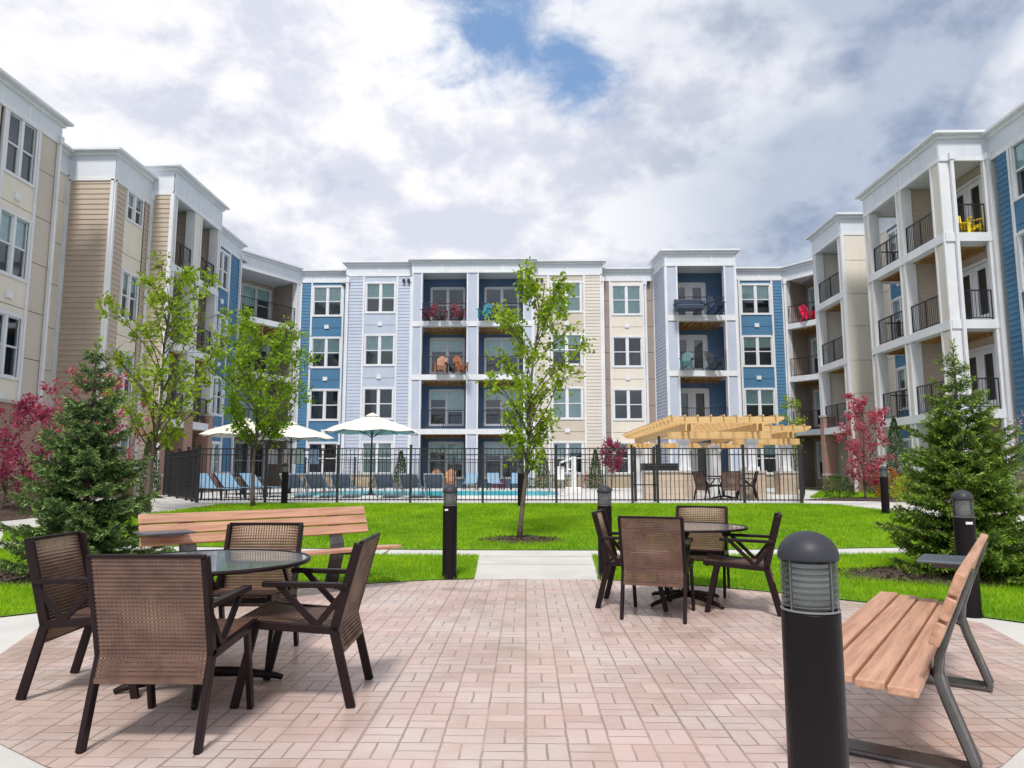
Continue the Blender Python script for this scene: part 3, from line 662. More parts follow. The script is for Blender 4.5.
# ------------------------------------------------------------------ furniture on the patio
def make_chair(label):
    t = thing('patio_chair', label, 'chair', (0, 0, 0), 0, 'woven patio chairs around the two round tables')
    hw = .256
    for s in (-1, 1):
        x = s*(hw+.012)
        part('rear_leg', MB().beam((x, -.315, 0), (x, -.205, .43), .028, .05, (0, 1, 0)), frame_m, t, .005)
        part('front_leg', MB().beam((x, .315, 0), (x, .215, .44), .028, .045, (0, 1, 0)), frame_m, t, .005)
        part('back_post', MB().beam((x, -.21, .40), (x, -.335, .872), .028, .05, (0, 1, 0)), frame_m, t, .005)
        m = MB().beam((x, -.22, .405), (x, .335, .445), .026, .045); part('seat_rail', m, frame_m, t, .005)
        m = MB().beam((x*1.03, -.285, .645), (x*1.03, .185, .655), .045, .028); m.beam((x*1.02, .10, .65), (x, -.115, .43), .024, .034, (0, 1, 0)); m.beam((x, -.115, .43), (x, -.255, .60), .024, .034, (0, 1, 0))
        part('armrest', m, frame_m, t, .004)
    for y, z in ((-.2, .405), (.30, .43)): m = MB(); m.bx(-hw, hw, y-.015, y+.015, z-.02, z+.01); part('seat_crossbar', m, frame_m, t)
    # woven back: horizontal strands over thin vertical cords, following the post and running down the rear legs
    def back_pt(u):     # u from 0 bottom to 1 top
        z = .30+u*.572
        if z < .42: y = -.213-(.42-z)*.256
        else: y = -.21-(z-.40)*.265
        return y-.018, z
    m = MB(); n = 30
    for i in range(n):
        u = (i+.5)/n; y, z = back_pt(u); sag = .012*math.sin(math.pi*u)
        for k in range(4):
            xa, xb = -hw+2*hw*k/4, -hw+2*hw*(k+1)/4; ya = y+sag*(1-((xa/hw)**2)); yb = y+sag*(1-((xb/hw)**2))
            m.beam((xa, ya, z), (xb, yb, z), .010, .0157, (0, 0, 1))
    part('woven_back', m, wicker, t); m = MB()
    for k in range(27):
        x = -hw+.01+(2*hw-.02)*k/26
        pts = [back_pt(j/14) for j in range(15)]
        for (ya, za), (yb, zb) in zip(pts, pts[1:]): sg = .012*(1-(x/hw)**2)*.8; m.beam((x, ya+sg, za), (x, yb+sg, zb), .0105, .004, (0, 1, 0))
    part('back_cords', m, cordm, t)
    m = MB(); y, z = back_pt(1); m.bx(-hw-.02, hw+.02, y-.010, y+.016, z-.004, z+.014); part('top_rail', m, frame_m, t, .004); m = MB(); y, z = back_pt(0); m.bx(-hw, hw, y-.01, y+.01, z-.012, z+.01); part('bottom_rail', m, wicker, t)
    m = MB(); n = 24
    for i in range(n):
        y = -.19+.51*(i+.5)/n; z = .425+.04*(i/n)-.012*math.sin(math.pi*i/n); m.beam((-hw, y, z), (hw, y, z), .017, .012, (0, 0, 1))
    for k in range(18): x = -hw+.015+(2*hw-.03)*k/17; m.beam((x, -.19, .414), (x, .32, .452), .011, .006)
    part('woven_seat', m, wicker, t)
    return t
def yaw_for(fx_, fy_): return math.atan2(-fx_, fy_)       # local +y faces (fx_, fy_)
chairs = [((-1.755, 3.72), (.0, 1.), 'woven patio chair with its back to the viewer, nearest chair at the left table'),
          ((-1.27, 4.31), (-1., -.03), 'woven patio chair seen from its side, on the right of the left table'),
          ((-2.53, 4.44), (.99, .06), 'woven patio chair on the far left of the picture, before the left spruce'),
          ((-1.95, 5.13), (.02, -1.), 'woven patio chair behind the left table, between the glass top and the wooden bench'),
          ((1.18, 6.64), (.33, .94), 'woven patio chair with its back to the viewer at the right table'),
          ((1.04, 7.13), (.95, -.25), 'woven patio chair on the left side of the right table, beside the black bollard'),
          ((2.02, 6.93), (-.94, .3), 'woven patio chair on the right side of the right table, facing left'),
          ((1.86, 7.92), (-.33, -.94), 'woven patio chair at the far side of the right table, nearest the lawn')]
ch0 = None
for (x, y), (a, b), lab in chairs:
    if ch0 is None: ch0 = make_chair(lab); ch0.location = (x, y, .006); ch0.rotation_euler = (0, 0, yaw_for(a, b))
    else: again(ch0, (x, y, .006), yaw_for(a, b), lab)
def make_table(label):
    t = thing('patio_table', label, 'table', (0, 0, 0), 0, 'round glass patio tables')
    part('glass_top', MB().lathe((0, 0), [(.585, .722), (.592, .728), (.585, .734)], 64), tableglass, t, smooth=False)
    m = MB(); n = 64; n0 = 0
    prof = [(.582, .716), (.602, .716), (.606, .726), (.602, .738), (.586, .738)]
    m.lathe((0, 0), prof, 64, cap=False); part('rim', m, frame_m, t, smooth=True)
    part('pedestal', MB().lathe((0, 0), [(.055, .06), (.05, .09), (.038, .13), (.036, .62), (.06, .68), (.16, .705), (.16, .714)], 20), frame_m, t, smooth=False)
    for k in range(4):
        a = k*math.pi/2+.35; c, s = math.cos(a), math.sin(a)
        m = MB(); m.tube([(c*.03, s*.03, .085), (c*.2, s*.2, .07), (c*.42, s*.42, .03), (c*.46, s*.46, .015)], [.03, .028, .02, .016], 10); part('foot', m, frame_m, t, smooth=True)
        m = MB(); m.beam((0, 0, .70), (c*.57, s*.57, .708), .022, .012); part('top_arm', m, frame_m, t)
    return t
tb = make_table('round glass topped table with brown rim between the four chairs at the left'); tb.location = (-1.93, 4.42, .006)
again(tb, (1.56, 7.27, .006), .25, 'round glass topped table with brown rim between the four chairs farther right')
# benches
def make_bench(label):
    t = thing('park_bench', label, 'bench', (0, 0, 0), 0, 'timber benches with cast metal frames')
    for i in range(4):
        y = .545-i*.1165; z = .462-.010*i
        part('seat_slat', MB().bx(-1.23, 1.05, y-.054, y+.054, z-.034, z), benchwood, t, .006)
    L = 1.12
    for i, (y, z) in enumerate(((.075, .625), (.035, .725), (-.005, .825))):
        d = Vector((0, -.37, .93)); c = Vector((0, y, z))
        part('back_board', MB().beam(c-d*.047, c+d*.047, 2*L, .04, (0, 1, 0)) if 0 else board(L, c, d), benchwood, t, .007)
    for s in (-.75, .72):
        m = MB()
        cur = [(-.0, .035), (.03, .13), (.09, .30), (.115, .39), (.105, .47), (.058, .60), (-.012, .78), (-.035, .845)]
        for dx in (-.06, .06):
            m.tube([(s+dx, y, z) for y, z in [(.02, .02), (-.006, .03)]+cur[1:]], [.018, .02, .018, .018, .02, .018, .015, .013, .010], 8)
            m.tube([(s+dx, .10, .36), (s+dx, .17, .400), (s+dx, .32, .405), (s+dx, .57, .41)], [.018, .016, .013, .010], 8)
        for (ya, za), (yb, zb) in zip(cur, cur[1:]): m.beam((s, ya, za), (s, yb, zb), .13, .026, (0, 1, 0))
        m.beam((s, .10, .37), (s, .57, .405), .13, .016)
        part('frame', m, castm, t, .004)
        part('foot_bar', MB().bx(s-.078, s+.078, -.02, .58, 0, .028), castm, t, .012)
    part('side_table', MB().bx(.74, 1.17, .03, .34, .70, .718), slabm, t, .015)
    part('table_bracket', MB().bx(.82, 1.05, .03, .26, .67, .698), castm, t)
    return t
def board(L, c, d):
    m = MB(); d = d.normalized(); p = Vector((0, d.z, -d.y)); n = 0
    for x in (-L, L):
        for i, j in ((-1, -1), (1, -1), (1, 1), (-1, 1)): q = c+d*.047*i+p*.020*j; m.v.append((x, q.y, q.z))
    m.f += [(0, 3, 2, 1), (4, 5, 6, 7), (0, 1, 5, 4), (1, 2, 6, 5), (2, 3, 7, 6), (3, 0, 4, 7)]
    return m
a_ang = math.atan2(.83, .56)
bn = make_bench('wooden slatted bench at the right edge of the patio, seen from behind'); bn.location = (2.31, 3.86, .006); bn.rotation_euler = (0, 0, a_ang)
lb = again(bn, (-2.77, 7.66, .0), math.atan2(-.70, -.72), 'long wooden bench behind the left table, facing the viewer'); lb.scale = (1.09, 1, 1)

# bollard lights
def make_bollard(label):
    t = thing('bollard_light', label, 'bollard light', (0, 0, 0), 0, 'black bollard lights')
    r = .0865
    part('post', MB().lathe((0, 0), [(r+.012, 0), (r+.012, .012), (r, .014), (r, .855), (r-.006, .862)], 40), bollm, t, .0015)
    part('lantern_glass', MB().lathe((0, 0), [(r-.003, .863), (r-.003, 1.02)], 40, cap=False), clearglass, t, smooth=True)
    m = MB()
    for i in range(8): z = .874+i*.019; m.lathe((0, 0), [(.081, z), (.060, z+.003), (.060, z+.005), (.081, z+.002)], 32, cap=False)
    part('louvre', m, louvm, t, smooth=True)
    part('lamp', MB().lathe((0, 0), [(.057, .862), (.057, 1.02)], 28), lampm, t, smooth=True)
    m = MB()
    for a in (.5, 2.07, 3.64, 5.21): m.tube([(.08*math.cos(a), .08*math.sin(a), .862), (.08*math.cos(a), .08*math.sin(a), 1.02)], .004, 6)
    part('lantern_bar', m, lampm, t) if 0 else None
    m.lathe((0, 0), [(r-.002, .860), (r+.0012, .861), (r+.0012, .866), (r-.002, .867)], 40, cap=False)
    part('lantern_ring', m, mat('ring_metal', (.20, .20, .21), .4), t)
    prof = [(r+.003, 1.015), (r+.004, 1.022)]+[((r+.004)*math.cos(x), 1.024+.079*math.sin(x)) for x in [i*math.pi/2/10 for i in range(11)]]
    part('dome_cap', MB().lathe((0, 0), prof, 40), bollcap, t, smooth=True)
    return t
def gp(x, y): return (x, y, G(y)+.008)
b0 = make_bollard('largest black bollard light, standing in the foreground beside the right bench'); b0.location = (.878, 2.31, 0); b0.scale = (1, 1, .986)
bls = [((-.92, 8.82), 'black bollard light on the left corner where the path meets the patio'), ((.95, 8.86), 'black bollard light just behind the left chair of the right table'),
       ((3.94, 6.66), 'black bollard light before the right spruce, behind the bench'), ((-6.46, 19.35), 'small black bollard light by the fence in front of the loungers'),
       ((-.13, 18.6), 'small black bollard light by the fence just beside the slim tree trunk'), ((8.26, 16.93), 'black bollard light beside the path left of the right spruce')]
for i, ((x, y), lab) in enumerate(bls):
    c = again(b0, gp(x, y), .6*i, lab); c.scale = (1, 1, 1)
    if i in (0, 2):
        m = MB(); r = .0878
        if i == 0: m.bx(-.055, -.015, -r, -r+.006, .80, .822)
        else: m.bx(-.035, .025, -r, -r+.006, .80, .822)
        c.rotation_euler = (0, 0, 0); link('sticker', m.mesh('sticker', stick), c)

# ------------------------------------------------------------------ fence
FN = thing('pool_fence', 'black metal picket fence with gates around the pool and its deck', 'fence', (0, 20.4, .4))
def fence_run(pts, root, gates=(), H=1.58):
    for i, (p0, p1) in enumerate(zip(pts, pts[1:])):
        f = Fr(p0, p1); m = MB(); z = .4
        a, b = .03, f.L-.03
        for za, zb in ((.08, .115), (H-.24, H-.21), (H-.07, H-.04)): m.box(f, a, b, -.016, .016, z+za, z+zb)
        if i in gates: m.box(f, a, b, -.03, .03, z+.5, z+.53); m.box(f, a+.02, a+.08, -.03, .03, z+.05, z+H); m.box(f, b-.08, b-.02, -.03, .03, z+.05, z+H)
        n = round(f.L/.118)
        for k in range(1, n): x = f.L*k/n; m.box(f, x-.0085, x+.0085, -.0085, .0085, z+.05, z+H-.0405)
        wpart('gate' if i in gates else 'picket_panel', m, railm, root)
    for k, q in enumerate(pts):
        m = MB(); m.bx(q[0]-.032, q[0]+.032, q[1]-.032, q[1]+.032, .4, .4+H+.03); m.bx(q[0]-.042, q[0]+.042, q[1]-.042, q[1]+.042, .4+H+.03, .4+H+.055); wpart('fence_post', m, railm, root)
fr_x = [(p-526)/35.35 for p in (197, 266, 338, 411, 483, 556, 631, 656, 741, 797)]
fence_run([(x, 20.4) for x in fr_x], FN, gates=(6,))
fence_run([(7.67, 20.45), (8.35, 22.2), (9.05, 24.0), (9.75, 25.8), (10.45, 27.6), (11.15, 29.4)], FN)
fence_run([(fr_x[0], 20.45), (-9.75, 21.1), (-10.35, 22.0), (-11.4, 23.6), (-12.4, 25.1), (-13.4, 26.7)], FN, gates=(1,))
FB = thing('pool_fence', 'thin black fence along the far side of the pool before the central block', 'fence', (0, 37.6, .4))
fence_run([(x, 37.6) for x in (-11.5, -8.9, -6.3, -3.7, -1.1, 1.5, 4.1)], FB)

# ------------------------------------------------------------------ pool
m = MB(); P = [(-8.6, 25.4), (.6, 25.4), (1.15, 26.0), (1.3, 28.0), (1.2, 31.2), (.5, 32.5), (-8.6, 32.5)]
def ngon(name, P, z, mt, kind='structure'):
    me = bpy.data.meshes.new(name); me.from_pydata([(x, y, z) for x, y in P], [], [tuple(range(len(P)))]); me.materials.append(mt); o = link(name, me); o['kind'] = kind; return o
ngon('pool_water', P, .425, waterm)
m = MB()
for a, b in zip(P, P[1:]+P[:1]):
    f = Fr(a, b); m.box(f, -.12, f.L+.12, -.02, .32, .4, .455)
o = link('pool_coping', m.mesh('pool_coping', mat('coping', (.68, .68, .67), .6))); o['kind'] = 'structure'
h = thing('pool_handrail', 'arched steel handrail at the right end of the pool', 'handrail', (1.0, 31, .4))
for dx in (0, .55):
    pts = [(dx, 0, 0), (dx, 0, .75), (dx+.05, 0, .92), (dx+.25, 0, 1.0), (dx+.6, 0, .9), (dx+.9, 0, .5), (dx+1.0, 0, .1)]
    part('rail', MB().tube(pts, .025, 8), steel, h, smooth=True)
h = thing('pool_lift', 'white pool lift chair standing on the deck right of the pool', 'pool lift', (1.95, 30.0, .4))
part('base', MB().bx(-.35, .35, -.3, .3, 0, .25), stick, h, .03); part('mast', MB().bx(-.08, .12, -.08, .08, .25, 1.5), stick, h, .02)
part('arm', MB().beam((0, 0, 1.45), (-.55, -.1, 1.25), .08, .08), stick, h, .02)
m = MB(); m.bx(-.75, -.35, -.3, .1, .55, .62); m.bx(-.75, -.35, .05, .12, .6, 1.1); m.beam((-.55, 0, .6), (-.55, -.05, 1.3), .04, .04); part('seat', m, stick, h, .02)

# loungers
def make_lounger(label, slm, group, raise_=.85):
    t = thing('pool_lounger', label, 'sun lounger', (0, 0, 0), 0, group)
    m = MB()
    for s in (-1, 1):
        m.beam((s*.31, -1.3, .33), (s*.31, .1, .33), .035, .05); m.beam((s*.31, .08, .33), (s*.31, .08+.62, .33+.55*raise_), .035, .05)
        for y in (-1.2, -.1): m.beam((s*.31, y, .33), (s*.33, y-.03, 0), .035, .04, (0, 1, 0))
        m.beam((s*.29, .42, .6*raise_), (s*.29, .25, .05), .03, .03, (0, 1, 0))
    m.beam((-.31, .08+.62, .33+.55*raise_), (.31, .08+.62, .33+.55*raise_), .035, .04); part('frame', m, mat('lounger_frame', (.30, .35, .41), .4) if slm is dsling else railm, t)
    m = MB(); m.bx(-.295, .295, -1.3, .08, .335, .355); part('seat_sling', m, slm, t)
    m = MB(); m.beam((0, .09, .345), (0, .69, .345+.55*raise_), .59, .02, (0, 1, 0)); part('back_sling', m, slm, t)
    return t
# dark loungers: back to the viewer, facing the pool (feet away) -> rotate so local -y points to +Y
darks = [(302, 'first from the left'), (326, 'second from the left'), (350, 'third from the left'), (391, 'fourth from the left'), (416, 'fifth from the left'), (438, 'sixth from the left')]
Y = 24.2; L0 = None
for px, w_ in darks:
    x = fx(px, Y); lab = 'slate blue lounger, %s in the row of six before the pool' % w_
    if L0 is None: L0 = make_lounger(lab, dsling, 'slate loungers before the pool'); L0.location = (x, Y, .41); L0.rotation_euler = (0, 0, math.pi)
    else: again(L0, (x, Y, .41), math.pi+random.uniform(-.08, .08), lab)
L1 = None
for px, Yy, rz, w_ in ((218, 22.9, .95, 'nearest the left corner of the fence'), (241, 24.2, .95, 'in the middle of the left group'), (264, 25.4, .95, 'last of the left group, behind the bollard')):
    lab = 'light blue pool lounger lying slantwise, %s' % w_; x = fx(px, Yy)
    if L1 is None: L1 = make_lounger(lab, lsling, 'light blue loungers at the left end of the deck'); L1.location = (x, Yy, .41); L1.rotation_euler = (0, 0, rz)
    else: again(L1, (x, Yy, .41), rz, lab)
L2 = None
for i, (px, w_) in enumerate(((472, 'leftmost of three across the pool'), (495, 'middle of three across the pool'), (518, 'rightmost of three across the pool'))):
    lab = 'pale blue upright lounger, %s' % w_; c = again(L1, (fx(px, 34.2), 34.2, .41), 0 if i != 1 else .15, lab); c['group'] = 'pale loungers across the pool'
# umbrellas
def make_umbrella(label, wd=3.15):
    t = thing('pool_umbrella', label, 'umbrella', (0, 0, 0), 0, 'cream market umbrellas by the pool')
    part('pole', MB().lathe((0, 0), [(.03, 0), (.03, 2.75)], 12), railm, t); part('base', MB().lathe((0, 0), [(.3, 0), (.3, .06), (.08, .1), (.05, .3)], 20), railm, t)
    m = MB(); k = 8; hw = wd/2/math.cos(math.pi/8)
    rings = [(.12, 2.84), (.45, 2.66), (.8, 2.47), (1., 2.30)]
    for ri, (r, z) in enumerate(rings):
        for i in range(k*4):
            a = 2*math.pi*i/(k*4)+math.pi/8; seg = math.pi/8; rel = ((a-math.pi/8+1e-9) % (2*seg))-seg; rr = math.cos(seg)/math.cos(rel); sag = -.05*r*(1-abs(rel)/seg)
            m.v.append((hw*r*rr*math.cos(a), hw*r*rr*math.sin(a), z+sag if 1 else z))
    n = k*4
    for ri in range(3):
        for i in range(n): j = (i+1) % n; m.f.append((ri*n+i, ri*n+j, (ri+1)*n+j, (ri+1)*n+i))
    m.f.append(tuple(range(n))[::-1])
    c = part('canopy', m, canvas, t); md = c.modifiers.new('thick', 'SOLIDIFY'); md.thickness = .012
    m = MB(); m.lathe((0, 0), [(.26, 2.86), (.16, 2.93), (.02, 2.99)], 16); part('top_cap', m, canvas, t)
    m = MB()
    for i in range(8):
        a = 2*math.pi*i/8+math.pi/8; m.beam((.04*math.cos(a), .04*math.sin(a), 2.78), (hw*.98*math.cos(a), hw*.98*math.sin(a), 2.26), .02, .02)
        m.beam((.03*math.cos(a), .03*math.sin(a), 2.1), (hw*.5*math.cos(a), hw*.5*math.sin(a), 2.52), .015, .015)
    part('ribs', m, railm, t)
    return t
u = make_umbrella('cream pool umbrella standing alone before the grey siding'); u.location = (fx(375, 25.9), 25.9, .41)
again(u, (fx(250, 27.8), 27.8, .38), .2, 'cream pool umbrella at the far left, its left tip before the blue siding')
again(u, (fx(280, 27.2), 29.0, .32), .5, 'cream pool umbrella behind the middle young tree, overlapping the leftmost one')
# towels on a rack
t = thing('towel_rack', 'dark rack for hanging towels behind the left loungers', 'rack', (fx(300, 30), 30, .4))
part('frame', MB().bx(-1.2, 1.2, -.02, .02, 1.75, 1.8).bx(-1.2, -1.16, -.02, .02, 0, 1.75).bx(1.16, 1.2, -.02, .02, 0, 1.75), railm, t)
for i, (dx, c, nm, lab) in enumerate(((-1.0, (.55, .50, .62), 'lilac', 'pale lilac towel, leftmost on the rack'), (-.35, (.70, .45, .52), 'pink', 'pink towel hanging left of centre on the rack'), (.1, (.62, .72, .62), 'mint', 'pale mint towel hanging beside the pink one'), (.75, (.25, .35, .75), 'blue', 'blue towel, rightmost on the rack'))):
    m = MB(); x = fx(300, 30)+dx
    for k in range(8): xa = x-.2+.05*k; m.bx(xa, xa+.05, 30-.035+.01*(k % 2), 30+.03+.01*(k % 2), 1.55+.4-.35, 2.21)
    tagd(link('towel', m.mesh('towel', mat('towel_'+nm, c, .9, (.75, .75, .75), 8))), lab, 'towel', 'towels on the rack')
# ------------------------------------------------------------------ pergolas
def pergola(label, x0, x1, y0, y1, ztop, nr, posts, pz, pier=True, fb=2):
    t = thing('pergola', label, 'pergola', (x0, y0, .4))
    for x in (x0+.25, x1-.25):
        for dx in (-.09, .09): m = MB(); m.bx(x+dx-.025, x+dx+.025, y0-.5, y1+.5, ztop-.42, ztop-.18); wpart('main_beam', m, pinewood, t)
    for y in (y0+.2, y1-.2):
        for dy in (-.10, .10): m = MB(); m.bx(x0-.3, x1+.3, y+dy-.025, y+dy+.025, ztop-.66, ztop-.422); wpart('cross_beam', m, pinewood, t)
    for i in range(nr):
        y = y0-.45+(y1-y0+.9)*i/(nr-1); m = MB()
        # rafter with an angled tail
        a, b, z0, z1 = x0-.45, x1+.55, ztop-.178, ztop+.04
        n = len(m.v); pr = [(a, z1), (a, z1-.08), (a+.25, z0), (b-.25, z0), (b, z1-.08), (b, z1)]
        for yy in (y-.022, y+.022):
            for px_, pz_ in pr: m.v.append((px_, yy, pz_))
        m.f += [tuple(range(6))[::-1], tuple(range(6, 12))]+[(k, (k+1) % 6, 6+(k+1) % 6, 6+k) for k in range(6)]
        wpart('rafter', m, pinewood, t)
    for i in range(int((x1-x0+.6)/.42)+1):
        x = x0-.3+i*.42; m = MB(); m.bx(x-.02, x+.02, y0-.6, y1+.6, ztop+.043, ztop+.10); wpart('top_slat', m, pinewood, t)
    for pi_, (x, y) in enumerate(posts):
        pier = pi_ < 2
        if not pier: pz = .41
        m = MB(); m.bx(x-.14, x+.14, y-.14, y+.14, pz, ztop-.662); m.bx(x-.19, x+.19, y-.19, y+.19, ztop-.8, ztop-.664); m.bx(x-.19, x+.19, y-.19, y+.19, pz, pz+.12); wpart('post', m, white, t)
        if pier: m = MB(); m.bx(x-.33, x+.33, y-.33, y+.33, .4, pz-.08); wpart('stone_pier', m, tanstone, t); m = MB(); m.bx(x-.37, x+.37, y-.37, y+.37, pz-.08, pz); wpart('pier_cap', m, stone, t)
    return t
pergola('tall pale timber pergola with exposed rafters on white posts by the outdoor kitchen', 5.05, 7.85, 24.0, 34.0, 3.02, 17, [(5.25, 24.2), (7.5, 24.2), (5.25, 29), (7.5, 29), (5.25, 33.8), (7.5, 33.8)], 1.32)
pergola('lower timber pergola at the right, partly behind the tall one', 8.4, 10.35, 28.2, 33.0, 2.98, 9, [(8.6, 28.4), (10.1, 28.4), (10.1, 32.8), (8.6, 32.8)], 1.3)
t = thing('barbecue_counter', 'tan block barbecue counter with a dark grill behind the fence gate', 'barbecue', (3.75, 22.9, .4))
m = MB(); m.bx(-.05, 1.15, -.35, .35, 0, .86); part('counter', m, tanstone, t); m = MB(); m.bx(-.1, 1.2, -.4, .4, .861, .91); part('worktop', m, stone, t)
m = MB(); m.bx(-.1, .98, -.28, .28, .912, 1.14); m.tube([(0.0, -.3, 1.06), (.9, -.3, 1.06)], .015, 8); part('grill_hood', m, railm, t, .03)
m = MB(); m.bx(.42, .50, -.0, .08, 1.14, 2.0); part('flue', m, railm, t)
t = thing('low_wall', 'low tan block wall behind the wicker chairs under the pergola', 'wall', (6.4, 31.5, .4)); part('wall', MB().bx(-.85, .85, -.18, .18, 0, .7), tanstone, t); part('stone_cap', MB().bx(-.9, .9, -.22, .22, .7, .78), stone, t)
for (x, y), (a, b), lab in (((5.75, 23.2), (.9, .4), 'woven chair at the left of the small table under the pergola'), ((6.35, 22.9), (.05, 1), 'woven chair with its back to the fence under the pergola'), ((7.05, 23.4), (-1, .2), 'woven chair at the right of the small table under the pergola')):
    c = again(ch0, (x, y, .41), yaw_for(a, b), lab); c['group'] = 'woven chairs under the pergola'
c = again(tb, (6.4, 23.7, .41), 0, 'small round table among the woven chairs under the pergola'); del c['group']

# ------------------------------------------------------------------ balcony furniture
def make_deck_chair(label, mt, group):
    t = thing('deck_chair', label, 'chair', (0, 0, 0), 0, group)
    m = MB()
    for s in (-1, 1):
        m.beam((s*.27, .28, 0), (s*.27, .28, .52), .09, .03, (0, 1, 0)); m.beam((s*.27, -.45, 0), (s*.27, .3, .36), .03, .1)
        m.bx(s*.31-.06, s*.31+.06, -.35, .38, .52, .545)
    part('frame', m, mt, t)
    m = MB()
    for i in range(5): y = .27-i*.11; m.bx(-.27, .27, y-.045, y+.045, .36-i*.045, .38-i*.045)
    part('seat', m, mt, t)
    m = MB()
    for i in range(5):
        x = (i-2)*.108; top = 1.02-.05*abs(i-2)**1.5; m.beam((x*.9, -.2, .18), (x*1.05, -.48, top), .095, .02, (0, 1, 0))
    part('back', m, mt, t); return t
pc = {}
def dchair(px, Y, z, rz, colname, c, lab, grp, dx=0):
    mt = mat('paint_'+colname, c, .5)
    x = fx(px, Y)+dx
    if colname not in pc: pc[colname] = make_deck_chair(lab, mt, grp); o = pc[colname]; o.location = (x, Y, z); o.rotation_euler = (0, 0, rz)
    else: o = again(pc[colname], (x, Y, z), rz, lab); o['group'] = grp
    return o
PI = math.pi; Yb = 39.6
dchair(429, Yb, 9.79, 2.6, 'maroon', (.12, .014, .028), 'dark red deck chair at the left of the top left navy balcony', 'dark red balcony chairs')
dchair(457, Yb, 9.79, 3.6, 'maroon', 0, 'dark red deck chair at the right of the top left navy balcony', 'dark red balcony chairs')
dchair(441, 39.9-.5, 6.73, 3.1, 'teak', (.33, .12, .05), 'brown wooden chair at the left of the third floor navy balcony', 'brown wooden chairs')
dchair(461, 39.4, 6.73, 3.7, 'teak', 0, 'brown wooden chair at the right of the third floor navy balcony', 'brown wooden chairs')
dchair(436, 38.9, .42, 3.0, 'orange_wood', (.48, .20, .07), 'orange brown chair on the ground floor porch, left of two', 'orange brown porch chairs')
dchair(452, 38.9, .42, 3.2, 'orange_wood', 0, 'orange brown chair on the ground floor porch, right of two', 'orange brown porch chairs')
dchair(485, Yb, 9.79, 2.8, 'turquoise', (.02, .20, .25), 'turquoise chair on the top balcony behind the tree crown', None)
dchair(686, 38.2, 6.73, 2.8, 'teal', (.03, .14, .16), 'teal chair on the third floor balcony above the pergola', None)
dchair(714, 38.2, 6.73, 3.6, 'charcoal', (.04, .05, .06), 'charcoal chair on the third floor balcony above the pergola', None)
dchair(717, 38.2, 9.79, 3.6, 'deep_blue', (.025, .045, .085), 'dark blue chair on the top balcony above the pergola', None)
dchair(808, 40.0, 9.71, 3.3, 'crimson', (.75, .01, .08), 'bright crimson chair on the top corner balcony at the right', None)
dchair(0, 24.6, 9.43, 2.9, 'yellow', (.80, .62, .01), 'yellow deck chair at the left of the top balcony of the right wing', 'yellow balcony chairs', 15.08-fx(0, 24.6))
dchair(0, 24.8, 9.43, 3.9, 'yellow', 0, 'yellow deck chair at the right of the top balcony of the right wing', 'yellow balcony chairs', 15.75-fx(0, 24.8))
def small_table(x, y, z, mt, lab):
    t = thing('side_table', lab, 'table', (x, y, z)); part('tabletop', MB().bx(-.25, .25, -.22, .22, .42, .45), mt, t)
    for a in (-1, 1):
        for b in (-1, 1): part('leg', MB().bx(a*.2-.02, a*.2+.02, b*.18-.02, b*.18+.02, 0, .42), mt, t)
small_table(15.4, 24.75, 9.43, mat('paint_yellow', (.8, .62, .01)), 'yellow side table between the yellow balcony chairs')
small_table(fx(443, Yb), Yb, 9.79, mat('paint_maroon', (.12, .014, .028)), 'dark red side table between the dark red balcony chairs')
small_table(fx(451, 39.4), 39.4, 6.73, railm, 'black side table between the brown wooden chairs')
small_table(fx(703, 38.2), 38.2, 9.79, railm, 'black side table on the top balcony above the pergola')
t = thing('balcony_sofa', 'navy blue sofa on the top balcony above the pergola', 'sofa', (fx(690, 38.3), 38.3, 9.79)); bm_ = mat('paint_deep_blue', (.025, .045, .085))
part('seat', MB().bx(-.75, .75, -.35, .35, .15, .42), bm_, t, .04); part('backrest', MB().bx(-.75, .75, .2, .38, .42, .82), bm_, t, .04)
for s in (-1, 1): part('armrest', MB().bx(s*.7-.09, s*.7+.09, -.35, .35, .42, .6), bm_, t, .03)

